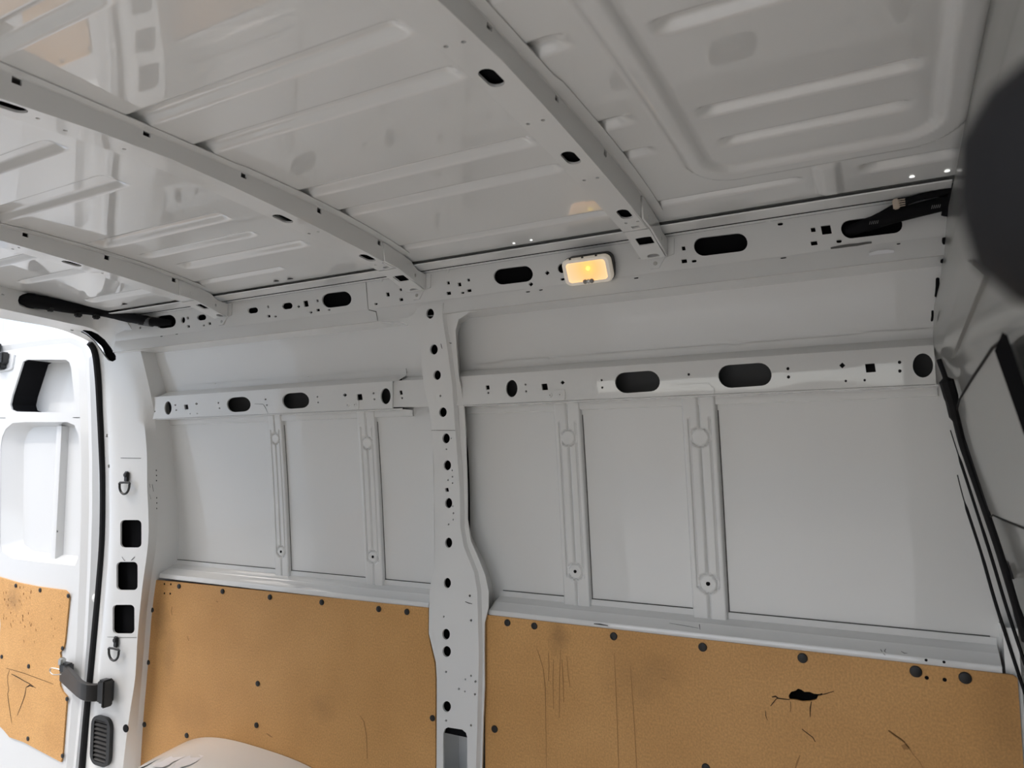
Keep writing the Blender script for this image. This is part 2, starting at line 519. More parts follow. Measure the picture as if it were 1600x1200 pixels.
# ---- floor, right side, ground
bm = box_bm(((-2.58 + .30) / 2, .72, -1.345), (2.88, 1.95, .03)); FLOOR = struct(finish(bm, 'floor', FLOORM, smooth=0))
gz = -1.33 - .55
bm = box_bm((0, 0, gz - .05), (90, 90, .1)); struct(finish(bm, 'ground', CONC, smooth=0))


def mir(z): return 1.44 - WSK(z)


def wall_right():
    zs = [-1.33, -.9, -.5, -.1, .1, .25, .33]; top = [.33, .40, .45, .487]
    bm = bmesh.new()
    def strip(x0, x1, zz):
        R = [[bm.verts.new(up((x, mir(z), z))) for z in zz] for x in (x0, x1)]
        for i in range(len(zz) - 1): bm.faces.new((R[0][i], R[0][i + 1], R[1][i + 1], R[1][i]))
    strip(-2.5, -1.25, zs); strip(-2.5, .35, top); strip(.05, .35, zs)
    face_in(bm); return finish(bm, 'wall_right', PAINT)


struct(wall_right())
portal((-.60, -.24, ZC - .5), (math.radians(-90), 0, 0), 1.30, 1.66)
portal((-2.52, 1.13, ZC - .45), (0, math.radians(-90), 0), 1.75, .88)

# ---- bulkhead
BULK = bpy.data.objects.new('wall_front', None); COL.objects.link(BULK); struct(BULK)
zs = sorted(set([z for z, _ in JX if -1.33 < z < .54] + list(np.linspace(-1.33, .54, 24))))
bm = loft([[s_bulk(y, z, 0) for z in zs] for y in np.linspace(-.25, 1.70, 16)]); face_in(bm); finish(bm, 'bulkhead_sheet', SHADEGREY, BULK, 20)
s_acc = lambda u, v, d: (XB(v) - .010 + d, u, v)
s_win = lambda u, v, d: (XB(v) - .0125 + d, u, v)
s_str = lambda u, v, d: (XB(v) - .005 + d, u, v)
AP = [(1497, 640), (1501, 622), (1552, 543), (1566, 540), (1600, 640), (1660, 830), (1648, 838), (1600, 825), (1552, 805), (1545, 797), (1509, 688)]
o = uvs(s_acc, AP, (1.3, .1))
sheet('access_panel', SHADEGREY, s_acc, o, t=.010, parent=BULK, tgt=(-1, 1.2, 1.3), res=.05)
for k in (AP[:4], AP[6:]):
    P = [tuple(s_acc(*q, -.0005)) for q in uvs(s_acc, k, (1.3, .1))]
    finish(tube_bm(P, .0016, 6, sub=2), 'panel_seam', RUBBER, BULK)
o = uvs(s_win, [(1566, 519), (1574, 524), (1600, 600), (1622, 668), (1600, 680), (1554, 548)], (1.1, .1))
sheet('window_slot', DARK, s_win, o, t=.006, parent=BULK, tgt=(-1, 1.2, 1.3), res=.04, lip=False)
o = uvs(s_str, [(1511, 407), (1537, 431), (1486, 560), (1468, 558)], (1.4, .25))
sheet('stiffening_strap', SHADEGREY, s_str, o, t=.005, parent=BULK, tgt=(-1, 1.2, 1.3), res=.05)
# rubber strips along the foot of the bulkhead
def bstrip(P, r, name, off=-.010):
    s_ = lambda u, v, d: (XB(v) + off, u, v)
    finish(tube_bm([tuple(s_(*q, 0)) for q in uvs(s_, P, (1.55, 0))], r, 8), name, RUBBER, BULK)
bstrip([(1467, 562), (1477, 590), (1486, 620), (1493, 650), (1506, 700), (1535, 784), (1563, 867), (1588, 950), (1604, 1002)], [.004, .011, .010, .0062, .0058, .0058, .006, .007], 'bulkhead_seal', -.014)
for P in ([(1485, 672), (1494, 700), (1520, 780), (1548, 867), (1573, 950), (1604, 1045)], [(1496, 742), (1507, 784), (1534, 867), (1558, 950), (1602, 1085)]):
    pts = [atY(p[0], p[1], 1.612) for p in P]
    finish(tube_bm(pts, [.001, .0026, .003, .003], 6), 'sealing_strip', RUBBER, BULK)
for (a, b, w) in [((1476, 372), (1473, 410), .004), ((1465, 435), (1463, 463), .003), ((1457, 486), (1456, 501), .002)]:
    finish(tube_bm([atY(*a, 1.50), atY((a[0] + b[0]) / 2 + .5, (a[1] + b[1]) / 2, 1.515), atY(*b, 1.53)], w, 6), 'weld_gap', DARK, BULK)
c = atY(1580, 890, 1.56)
bm = box_bm(c, (.022, .03, .03), .006); finish(bm, 'retaining_clip', DKSTEEL, BULK)
# post at the foot of the bulkhead
rows = [[(x, y, z) for (x, y) in ((.160, 1.668), (.161, 1.616), (.184, 1.612), (.188, 1.668))] for z in (-1.33, -.8, -.44, -.33)]
bm = loft(rows); bmesh.ops.recalc_face_normals(bm, faces=bm.faces); finish(bm, 'foot_post', PAINT, BULK)

# ================================================================== CANT RAIL
RAIL = thing('cant_rail', 'long white perforated rail under the roof edge carrying the lit lamp', 'rail', up((-1.1, 1.5, .35)))
lowc = .388
# flange that meets the roof, main web, lower strip
RL0, RL1 = -2.345, .118
extrude_x([(1.4535, .4748), (1.455, .4725), (1.463, .4705), (1.5085, .4650)], RL0, RL1, 2, 'roof_flange', PAINT, RAIL)
H = [('s', 258.7, 502.5, 32, 20), ('o', 286, 500, 6.5, 10), ('q', 293.5, 497, 3, 4), ('q', 294.5, 510, 4, 4), ('s', 315, 496, 14, 9), ('q', 326.5, 492, 2.5, 3.5), ('q', 327.5, 505.5, 4, 4), ('q', 318.5, 508.5, 3, 2.5),
     ('o', 219, 512, 3, 4), ('s', 395, 485, 16, 9), ('q', 419, 479.5, 2.5, 4), ('q', 420, 494, 4.5, 4), ('q', 430.5, 494.5, 3.5, 2.5), ('s', 449, 478, 16, 10), ('d', 466.5, 479, 5), ('q', 478, 474.5, 7, 9.5),
     ('q', 496, 470, 3, 4), ('q', 497, 484.5, 5, 4), ('d', 486, 488, 5), ('q', 514, 484.2, 3.5, 2.5), ('s', 526, 468, 46, 23),
     ('q', 606, 460, 5, 6.5), ('q', 626, 452.5, 3.5, 4.5), ('q', 627, 468, 5.5, 4.5), ('s', 587.5, 475, 5, 3),
     ('q', 700.5, 442, 4, 5), ('q', 718, 444.5, 5, 6), ('q', 732, 437.5, 4, 4.5), ('q', 701.3, 458.2, 6.5, 5), ('q', 733.2, 454, 6.5, 4.5), ('s', 723, 457.5, 5, 3), ('s', 802, 430, 61, 25),
     ('d', 855, 426.5, 7.5), ('d', 829.5, 444, 7.5), ('o', 878, 419, 13, 15), ('s', 879, 436.3, 6, 4),
     ('q', 1068, 388, 5.5, 6.5), ('q', 1069, 408, 8.5, 6), ('s', 1084.5, 408, 7.5, 4), ('s', 1126, 382, 84, 29),
     ('s', 1219, 350, 8.5, 4.5), ('q', 1270.5, 359, 7, 7), ('q', 1291, 359, 15, 14), ('q', 1272, 380, 10, 6.5), ('s', 1311, 377, 8.5, 5), ('s', 1362, 354, 96, 29)]
hs = [uvs(s_rail, hole(h), (-1, .42)) for h in H]
sheet('rail_web', PAINT, s_rail, [(RL0, lowc), (RL1, lowc), (RL1, .4645), (RL0, .4645)], hs, res=.05, t=.005, parent=RAIL)
s_low = lambda u, v, d: (u, 1.5072 - (lowc - v) * .17 + d, v)
H = [('s', 994, 434.5, 7, 2), ('s', 825, 456, 6, 1.6), ('s', 845, 453, 6, 1.6), ('s', 1224, 403, 9, 2), ('s', 1404, 381, 6, 2), ('s', 276, 522, 4, 1.4), ('s', 252, 525.5, 4, 1.2)]
hs = [uvs(s_low, hole(h), (-.5, .37)) for h in H + [('o', 672, 490, 15, 19)]]
sheet('lower_strip', PAINT, s_low, [(RL0, .3505), (RL1 - .01, .3505), (RL1 - .01, lowc), (RL0, lowc)], hs, res=.06, t=.003, parent=RAIL, lip=True)
extrude_x([(1.5008, .350), (WSK(.345) + .002, .346)], RL0, RL1, 2, 'bottom_return', PAINT, RAIL)
extrude_x([(1.4595, .476), (1.512, .470), (1.532, .46), (1.540, .384), (1.545, .352)], RL0, RL1, 2, 'cavity_shade', DARK, RAIL)  # black sheet paints the shade behind the rail holes
# step joints, weld dimples, scraped paint
def mark(surf, P, w, material, parent, name, nrm=(0, -1, -.4), g=(-1, .4)):
    pts = [surf(*q, 0) for q in uvs(surf, P, g)]
    return ribbon(name, pts, w, nrm, material, parent)
mark(s_rail, [(557, 433), (562, 437), (572, 440.5), (573, 455), (575, 477), (576, 484)], .0022, EXPOSED_AND_GAP, RAIL, 'lap_joint')
mark(s_low, [(576, 484), (588, 487), (590, 501)], .0022, EXPOSED_AND_GAP, RAIL, 'lap_joint')
mark(s_rail, [(1298, 388), (1312, 386.5), (1326, 384.5), (1340, 383), (1352, 380.5), (1362, 379)], .010, EXPOSED_AND_GAP, RAIL, 'scraped_patch')
mark(s_low, [(1358, 398.5), (1372, 396.5), (1386, 395), (1397, 394)], .012, FILM, RAIL, 'torn_film')
for i, (px, py) in enumerate([(666, 420), (596, 438), (700, 424), (1230, 330), (1200, 345)]):
    u, v = inv(s_rail, px, py, (-.8, .45)); finish(disc_bm(s_rail(u, v, 0), (0, -1, 0), .005, .0012, 14, .2), 'weld_dimple', PAINT, RAIL)

# ================================================================== SIDE PILLAR
PIL = thing('side_pillar', 'white perforated pillar standing between the two wall bays', 'pillar', up((-1.03, 1.58, -1.33)))
Lx = [(590, 501), (625, 502), (640, 509), (650, 522), (657, 550), (662, 600), (671, 642), (675, 672), (676.5, 700), (678, 775), (679, 890), (674, 905), (671, 925), (670, 990), (675, 1010), (681, 1035), (682.5, 1060), (682, 1200)]
Rx = [(750, 1200), (752, 1125), (754, 1075), (754, 975), (760, 950), (760, 925), (755, 900), (750, 887), (732, 845), (727, 812), (725, 712), (722, 640), (716, 600), (713.5, 590), (709.5, 540), (708, 515), (713, 498), (731, 486.5), (760, 484)]
Ri = [(744, 1200), (746, 1125), (748.5, 1020), (747, 975), (746, 925), (741, 895), (725, 855), (719.5, 825), (718.5, 762), (713, 690), (706.5, 600), (700, 550), (692, 500)]
Lu = uvs(s_pillar, Lx, (-1.1, .35)); Ru = uvs(s_pillar, Rx, (-1., -.7)); Iu = uvs(s_pillar, Ri, (-1., -.7))
zb = -1.32
Lu = Lu + [(Lu[-1][0], zb)]; Ru = [(Ru[0][0], zb)] + Ru; Iu = [(Iu[0][0], zb)] + Iu
ztop = .3505
Lu[0] = (Lu[0][0], ztop); Ru[-1] = (Ru[-1][0], ztop)
Iu2 = Iu + [(Iu[-1][0] - .0, ztop)]
xl_ = inv(s_pillar, 653, 488, (-1., .35))[0]
CAPT = [(Iu[-1][0], .379), (xl_, .379), (xl_ - .012, .358), (xl_ - .03, ztop)]
H = [('o', 672, 490, 12, 16), ('o', 678, 546, 12, 16), ('o', 683, 586, 11.5, 15), ('o', 692, 644, 12, 15), ('o', 697, 685, 11.5, 15.5), ('o', 699, 727, 11.5, 15.5), ('o', 701, 786, 11, 16), ('o', 701, 848, 11, 16), ('o', 699, 911, 11, 16),
     ('o', 697, 991, 12, 17), ('o', 698, 1018, 13, 17), ('o', 698, 1104, 13, 17),
     ('o', 705, 685, 2, 2.5), ('o', 697.5, 702, 2.5, 3), ('o', 706.5, 735, 2.2, 3), ('o', 707, 745, 2.2, 3), ('o', 707, 755, 2.2, 3), ('o', 700, 750, 2.2, 3), ('q', 698.5, 765.5, 5, 6), ('o', 707.5, 791, 2.2, 3), ('o', 708.5, 802, 2.5, 3.2),
     ('o', 708, 812, 2.2, 3), ('o', 701, 819.5, 2.4, 3), ('o', 688, 618.5, 3, 4), ('o', 734, 931, 3.6, 4), ('o', 693.5, 963.5, 2.6, 3.2), ('o', 736, 969.5, 3.6, 4), ('o', 697, 1050, 3, 3.6), ('o', 736, 1056, 3, 3.6), ('o', 727, 1061.5, 2.6, 3),
     ('o', 743, 1065, 3.6, 4), ('o', 717, 1076.5, 3, 3.6), ('o', 726.5, 1080.5, 2.4, 3), ('o', 742, 1085, 3.2, 3.6), ('o', 697, 1126, 3, 3.6), ('o', 736, 1133.5, 3.4, 4),
     ('p', [(692.5, 1220), (692.5, 1146), (695, 1139), (700, 1136.5), (722, 1140), (728, 1145), (730, 1152), (730, 1220)])]
hs = [uvs(s_pillar, hole(h), (-1., .0)) for h in H]
sheet('pillar_web', PAINT, s_pillar, Lu + Iu2 + CAPT, hs, res=.035, t=.006, parent=PIL)
# set-back edge flange on the right of the crease, with its step
def s_pfl(u, v, d): return (u, YP(v) + .010 + d, v)
sheet('edge_flange', PAINT, s_pfl, Iu2 + list(reversed(Ru)), [], res=.03, t=.004, parent=PIL)
bm = loft([[s_pillar(u - .0005, v, 0) for u, v in Iu2], [s_pillar(u + .006, v, .0102) for u, v in Iu2]]); face_in(bm); finish(bm, 'crease_step', PAINT, PIL)
bm = loft([[s_pillar(u, v, 0) for u, v in Lu], [(u, max(WSK(v), YP(v)) + .0, v) for u, v in Lu]]); bmesh.ops.recalc_face_normals(bm, faces=bm.faces); finish(bm, 'side_return', PAINT, PIL)
bm = loft([[s_pillar(u - .03, v, .012) for u, v in Ru], [(u - .03, WSK(v), v) for u, v in Ru]]); bmesh.ops.recalc_face_normals(bm, faces=bm.faces); finish(bm, 'side_return', PAINT, PIL)
bm = loft([[(x, YP(z) + .030, z) for x in (-1.085, -.985)] for z in np.linspace(-.72, .372, 30)]); face_in(bm); finish(bm, 'cavity_shade', DARK, PIL)  # black sheet gives the pillar holes their painted shade
mark(s_pillar, [(674, 672.5), (690, 672.5), (712, 672.5)], .0016, EXPOSED_AND_GAP, PIL, 'lap_joint', (0, -1, 0), (-1, .05))
mark(s_pillar, [(681, 672), (684, 760), (685, 830), (683, 895), (677, 922), (676, 990), (681, 1015), (687, 1045), (688, 1110), (687, 1190)], .0018, EXPOSED_AND_GAP, PIL, 'edge_crease', (0, -1, 0), (-1, .05)).data.materials[0] = PAINT
for (a, b) in [((727, 940), (738, 943.5)), ((702, 535.5), (706, 536.2)), ((689, 537), (691, 545))]:
    mark(s_pillar, [a, ((a[0] + b[0]) / 2, (a[1] + b[1]) / 2 + .5), b], .002, SCUFF, PIL, 'scuff_mark', (0, -1, 0), (-1, .0))

# ================================================================== BELT RAILS
def belt(name, label, x0, x1, flx, lowx, H, extra, cat='rail'):
    B = thing(name, label, cat, up((x0, 1.6, .10)), 'belt rails across the wall bays')
    hs = [uvs(s_belt, hole(h, -4.), ((x0 + x1) / 2, .15)) for h in H]
    sheet('rail_web', PAINT, s_belt, [(x0, .1195), (x1, .1195), (x1, .194), (x0, .194)], hs, res=.05, t=.005, parent=B)
    f0, f1 = flx
    e = (f1 - f0)
    extrude_x([(1.560, .194), (WSK(.213) - .004, .213)], f0 if f0 > x0 else x0, f1, 2, 'upper_slope', PAINT, B, (-.6, .3, 1.9))
    extrude_x([(WSK(.19) - .004, .205), (WSK(.16) - .003, .16), (WSK(.12) - .004, .119)], x0, x1, 2, 'cavity_shade', SLOTSHADE, B)  # dark grey sheet, shade of the slots put into colour
    # notched weld flange
    ol = [(f0 + .05, .212), (f1, .212)]
    top = [(f1, .231), (f1 - e * .06, .231), (f1 - e * .065, .2325), (f1 - e * .11, .2325), (f1 - e * .115, .2295), (f1 - e * .33, .2295), (f1 - e * .334, .227), (f1 - e * .36, .227), (f1 - e * .364, .230), (f1 - e * .74, .230), (f1 - e * .744, .2275), (f1 - e * .765, .2275), (f1 - e * .769, .2305), (f0 + e * .11, .2305), (f0 + e * .1, .2275), (f0 + .05, .227)]
    sheet('weld_flange', PAINT, lambda u, v, d: (u, WSK(v) - .004 + d, v), ol + top, [], res=.08, t=.004, parent=B)
    extrude_x([(1.5662, .1192), (1.5662, .1165), (WSK(.115) - .006, .1165), (WSK(.10) - .006, .1000), (WSK(.10), .0995)], lowx[0], lowx[1], 2, 'lower_flange', PAINT, B)
    return B


H = [('o', 240, 635, 2, 2.5), ('o', 242, 643, 2, 2.5), ('o', 262.5, 637.5, 11, 21), ('o', 274, 633, 2.5, 3), ('o', 275.5, 641, 2.5, 3), ('q', 291, 636, 6, 7.5), ('d', 307, 631, 4.5), ('o', 297, 646.5, 1.6, 2), ('o', 308, 646.3, 1.6, 2),
     ('o', 341, 629.5, 2.6, 3.2), ('o', 343, 638, 2.6, 3.2), ('s', 373, 632, 37, 23), ('o', 415, 624, 2.4, 3), ('o', 417, 633, 2.4, 3), ('s', 462, 626, 42, 24.5), ('o', 496, 620, 2.6, 3), ('o', 497, 629, 2.6, 3), ('d', 539, 617.3, 6.5),
     ('q', 562, 620.5, 8, 9.5), ('o', 583.5, 614.5, 3, 3.4), ('o', 585, 624, 3, 3.4), ('o', 602.5, 619, 15.5, 25)]
xa = atY(238, 640, 1.56)[0]; xb_ = atY(613, 622, 1.56)[0]
B1 = belt('belt_rail', 'left belt rail, white perforated bar between rear corner pillar and side pillar', xa - .03, xb_, (xa + .03, xb_ + .02), (xa, xb_ + .03), H, None)
x2 = atY(676, 620, 1.56)[0]
H = [('q', 626.5, 613.5, 4.5, 6.5), ('o', 628, 622, 3, 3.4)]
s_b2 = lambda u, v, d: (u, 1.566 + d, v)
sheet('splice_plate', PAINT, s_b2, [(xb_ - .004, .123), (x2, .119), (x2, .192), (xb_ - .004, .1955)], [uvs(s_b2, hole(h), (-1.2, .15)) for h in H], res=.05, t=.004, parent=B1)
extrude_x([(1.566, .1925), (WSK(.205) - .003, .207), (WSK(.22) - .003, .2185)], xb_ + .02, x2, 2, 'splice_top', PAINT, B1)
H = [('q', 762, 605.5, 5.5, 6.5), ('o', 763, 614, 3, 3.4), ('o', 799.5, 607, 18, 27), ('o', 821, 601, 3, 3.4), ('o', 822, 611.5, 3, 3.4), ('q', 851, 604.5, 9, 10), ('d', 879, 597.7, 7), ('o', 940, 594, 3.4, 3.8), ('o', 941, 605.5, 3.4, 3.8),
     ('s', 996, 596.8, 70, 32.5), ('o', 1076, 585, 4.2, 4.4), ('s', 1164, 586.5, 83, 36), ('o', 1231, 576, 5, 5.2), ('o', 1232, 589, 5, 5.2), ('o', 1321.5, 595.3, 4, 4.2), ('o', 1351, 594, 4, 4.2), ('d', 1316, 571, 9.5),
     ('q', 1360, 575, 15, 13.5), ('o', 1405.5, 566, 5.5, 5.5), ('o', 1406, 579.7, 5.5, 5.5), ('o', 1442, 571, 32, 38)]
x3 = atY(712, 605, 1.56)[0]; x4 = atY(1461, 570, 1.56)[0]
B2 = belt('belt_rail', 'right belt rail, longer white perforated bar from side pillar to the bulkhead', x3, x4, (x3, x4 + .004), (x3, x4 + .004), H, None)
for i, (u0, P) in enumerate([(B1, (625, 613)), (B2, (762, 608))]):
    pass

# riveted tabs where the stiffeners meet the belt rails
def tab(px, py, B, w=.052):
    u, v = inv(s_belt, px, py, (-.7, .15))
    sheet('stiffener_tab', PAINT, lambda a, b, d: (a, 1.5575 + d, b), rrect(u, .1335, w, .027, .006, n=3), [], res=.05, t=.0025, parent=B)
    for s_ in (-1, 1):
        finish(disc_bm((u + s_ * .013, 1.5575, .134), (0, -1, 0), .0058, .0016, 14, .1), 'rivet', PAINT, B)
        finish(disc_bm((u + s_ * .013, 1.5560, .134), (0, -1, 0), .0012, .0012, 8, .1), 'rivet_pin', SCUFF, B)
tab(550, 634, B1); tab(868, 619, B2)
u, v = inv(s_belt, 1083, 604, (-.3, .14))
sheet('stiffener_tab', PAINT, lambda a, b, d: (a, 1.5572 + d, b), [(u - .045, .1195), (u + .045, .1195), (u + .045, .131), (u + .033, .143), (u - .033, .143), (u - .045, .131)], [], res=.05, t=.0025, parent=B2)
mark(lambda a, b, d: (a, 1.5598 + d, b), [(398, 631), (411, 631.5), (415, 637), (419, 646)], .0015, EXPOSED_AND_GAP, B1, 'lap_joint', (0, -1, 0), (-1.6, .15))

# ================================================================== STIFFENERS ON THE SKIN
def stiffener(u_c, w, label, c1, c2, top=.118, bot=-.385):
    T = thing('wall_stiffener', label, 'stiffener', up((u_c, 1.66, bot)), 'pressed stiffeners bonded to the wall skin')
    ns, nt_ = 33, 150
    S = np.linspace(-w / 2, w / 2, ns); V = np.linspace(bot, top, nt_)
    rows = []
    for v in V:
        r = []
        for s_ in S:
            h = .010 if abs(s_) < w / 2 - .0035 else (.010 if False else .0085)
            if abs(s_) > w / 2 - .0005: h = .001
            d1 = math.hypot(s_, v - c1); d2 = math.hypot(s_, v - c2); R = w * .27
            dd = min(d1, d2)
            def gr(x, hw=.0028): return max(0., 1 - (x / hw) ** 2) if abs(x) < hw else 0.
            g_ = 0.
            if dd > R: g_ = max(g_, gr(s_))
            g_ = max(g_, gr(dd - R, .0026) * .9)
            # two flanking grooves that stop at the pads
            lim = R * 1.05
            if bot + .075 < v < top - .045 and dd > lim * .9:
                g_ = max(g_, gr(abs(s_) - w * .30, .0022) * .8)
            h -= .0068 * g_
            r.append((u_c + s_, WSK(v) - h, v))
        rows.append(r)
    bm = loft(rows); face_in(bm); finish(bm, 'pressed_strip', PAINT, T, 50)
    p = (u_c, WSK(c2) - .0102, c2)
    finish(disc_bm(p, (0, -1, .1), .0042 if w < .075 else .0048, .0006, 14, .1), 'bolt_hole', DARK, T)
    # bent edge down the right-hand side
    bm = loft([[(u_c + w / 2, WSK(v) - .009, v) for v in V[::6]], [(u_c + w / 2 + .002, WSK(v) + .001, v) for v in V[::6]]]); face_in(bm); finish(bm, 'edge_return', PAINT, T)
    finish(tube_bm([(u_c + w / 2 + .0026, WSK(v) - .0006, v) for v in V[::10]], .0011, 6, sub=1), 'shadow_gap_line', EXPOSED_AND_GAP, T)  # dark line painted in for the shadow gap beside the strip
    return T


def xs_(px, py): return inv(lambda u, v, d: (u, WSK(v) - .01, v), px, py, (-1, 0))
for (a, b, w, lab) in [((429, 685), (440, 862), .060, 'leftmost of the four wall stiffeners, just beside the rear corner bay edge'), ((573, 692), (583, 870), .066, 'second wall stiffener from the left, left bay beside the side pillar'),
                       ((886, 684), (900, 893), .072, 'third wall stiffener from the left, first one right of the side pillar'), ((1094, 683), (1106, 912), .078, 'rightmost of the four wall stiffeners, in middle of right bay')]:
    p1, p2 = xs_(*a), xs_(*b)
    stiffener((p1[0] + p2[0]) / 2, w, lab, p1[1], p2[1])

# ================================================================== LEDGES
def ledge(label, x0, x1, xe):
    T = thing('wall_ledge', label, 'ledge', up(((x0 + x1) / 2, 1.63, -.42)), 'ledges over the hardboard linings')
    prof = [(WSK(-.36) - .0035, -.3605), (WSK(-.372) - .0045, -.374), (1.655, -.378), (1.636, -.3835), (1.634, -.3865), (1.611, -.397), (1.6065, -.3985), (1.6050, -.401), (1.6045, -.4125), (1.607, -.4135)]
    extrude_x(prof, x0, x1, 3, 'ledge_pressing', PAINT, T, (-.6, .3, 1.6))
    finish(tube_bm([(x0 + .01, WSK(-.3595) - .0012, -.3595), (x1 - .01, WSK(-.3595) - .0012, -.3595)], .0012, 6, sub=1), 'shadow_gap_line', EXPOSED_AND_GAP, T)  # thin dark line drawn as the shadow gap above the ledge
    return T


LX0 = -2.20; LX1 = inv(s_board, 668, 935, (-1.1, -.4))[0]
L1 = ledge('left wall ledge, white shelf over the lining board beside the rear corner pillar', LX0, LX1, 0)
RX0 = inv(s_board, 762, 945, (-.95, -.4))[0]; RX1 = inv(s_board, 1566, 1040, (.1, -.4))[0]
L2 = ledge('right wall ledge, longer white shelf running up to the bulkhead', RX0, RX1, 0)
for (px, py) in [(1447, 1031.5), (1475, 1034.5)]:
    u, v = inv(lambda u, v, d: (u, 1.6045, v), px, py, (.1, -.4)); finish(disc_bm((u, 1.6046, v), (0, -1, 0), .0026, .0006, 12, .1), 'drilled_hole', DARK, L2)
for P in ([(928, 974.5), (938, 975.5), (950, 977.5)],):
    mark(lambda u, v, d: (u, 1.6045, v), P, .003, SCUFF, L2, 'scuff_mark', (0, -1, 0), (-.6, -.4))
sl = lambda u, v, d: (u, 1.609 + (v + .3985) * 2.2, v)
for P in ([(1093, 971), (1093, 978), (1094, 984)], [(1046, 974), (1070, 978), (1092, 982)], [(1376, 1015), (1379, 1020), (1383, 1024)], [(1384, 1014), (1382, 1018), (1385, 1020)], [(1408, 1018), (1413, 1021), (1418, 1021)]):
    mark(sl, P, .0016, SCUFF, L2, 'scuff_mark', (0, -.5, 1), (0, -.39))

# ================================================================== LINING BOARDS
def ply(name, label, surf, outline, holes, plugs, material, cat='panel', rfun=None, res=.09, group=None, guess=(-.5, -.7), thing_parent=None, t=.006):
    if thing_parent is None:
        T = thing(name, label, cat, up((outline[0][0], surf(0, 0, 0)[1], -1.3)), group)
        sheet('board', material, surf, outline, holes, res=res, t=t, parent=T)
    else:
        T = sheet(name, material, surf, outline, holes, res=res, t=t, parent=thing_parent)
    first = None
    for (px, py, r) in plugs:
        u, v = inv(surf, px, py, guess)
        p = surf(u, v, 0)
        if first is None:
            bm = disc_bm((0, 0, -ZC), (0, -1, 0), 1, .35, 20, .35); me_o = finish(bm, 'push_fastener', PLUG, None); first = me_o
        else:
            me_o = first.copy(); COL.objects.link(me_o)
        me_o.parent = T; me_o.scale = (r, r, r)
        me_o.location = up(p) - (T.location if T.parent is None else Vector((0, 0, 0)))
    return T


def circ_r(d_px, surf, px, py, guess):
    u, v = inv(surf, px, py, guess); p = np.array(surf(u, v, 0)); c = ROT.T @ p
    return d_px / 2 * c[2] / F


g = (-.5, -.6)
PR = [(793, 973, 10.5), (835, 978, 10.5), (959, 994, 12), (1098, 1011, 13.5), (1254, 1028, 15), (1431, 1049, 17.5), (1508, 1059, 18), (773, 1139, 11), (1103, 1199.5, 13)]
PL = [(280, 916, 7.5), (348, 924, 8), (422, 933, 8.5), (503, 941, 9), (592, 951.5, 9.5), (636, 956, 9.5), (238, 953, 7.5), (232, 1035, 7.5), (226, 1132, 8), (292, 1149, 8), (403, 1068, 8.5), (401, 1133, 8.5), (676, 1122, 9.5)]
def addr(P, s): return [(x, y, circ_r(d, s, x, y, g)) for x, y, d in P]
oR = uvs(s_board, [(757, 960.5), (1583, 1055), (1590, 1060), (1597, 1200)], (-.9, -.4))
oR = [(oR[0][0], oR[0][1]), oR[1], oR[2], (oR[3][0], -1.28), (oR[0][0], -1.28)]
tear = uvs(s_board, [(1232, 1087), (1236, 1081), (1243, 1079), (1247, 1076), (1252, 1077.5), (1257, 1081), (1265, 1081), (1272, 1084), (1279, 1084.5), (1286, 1083), (1284, 1086.5), (1278, 1088), (1276, 1093), (1266, 1095.5), (1254, 1096), (1243, 1093.5), (1234, 1093)], (-.2, -.5))
sp = []
for (px, py, rx, rz, amt) in [(872, 995, .035, .05, .28), (990, 1060, .10, .08, .14), (1040, 1050, .05, .04, .10), (1570, 1130, .05, .2, .18)]:
    p = s_board(*inv(s_board, px, py, g), 0); sp.append(((p[0], p[1], p[2] + ZC), (rx, .2, rz), amt))
def shift_spots(sp, loc): return [((c[0], c[1], c[2]), r, a) for (c, r, a) in sp]
BR = ply('lining_board', 'right hardboard lining, orange-brown board with a torn hole and drip stains', s_board, oR, [tear], addr(PR, s_board), board('orange_hardboard_right', sp))
oL = uvs(s_board, [(235, 906), (669, 950), (669, 992), (673, 1011), (679, 1036), (680.5, 1060), (680, 1200)], (-2., -.4))
oL = [(oL[0][0] - .035, oL[0][1] + .001)] + oL[1:-1] + [(oL[-1][0], -1.28), (uvs(s_board, [(214, 1200)], g)[0][0] - .05, -1.28)]
sp = []
for (px, py, rx, rz, amt) in [(252, 960, .05, .09, .25), (262, 1020, .05, .12, .2), (300, 1120, .15, .08, .08), (505, 1105, .06, .05, .15)]:
    p = s_board(*inv(s_board, px, py, g), 0); sp.append(((p[0], p[1], p[2] + ZC), (rx, .2, rz), amt))
BL = ply('lining_board', 'left hardboard lining, clean orange-brown board behind the wheel arch', s_board, oL, [], addr(PL, s_board), board('orange_hardboard_left', sp))
for (px, py) in [(257, 912.5), (267, 913), (257, 927), (266, 927.5)]:
    u, v = inv(s_board, px, py, g); finish(disc_bm((u, 1.5999, v), (0, -1, 0), .0035, .0005, 10, .1), 'drilled_hole', DARK, BL)
for (px, py) in [(1448, 1059), (1476, 1062)]:
    u, v = inv(s_board, px, py, g); finish(disc_bm((u, 1.5999, v), (0, -1, 0), .0036, .0006, 12, .1), 'drilled_hole', DARK, BR)
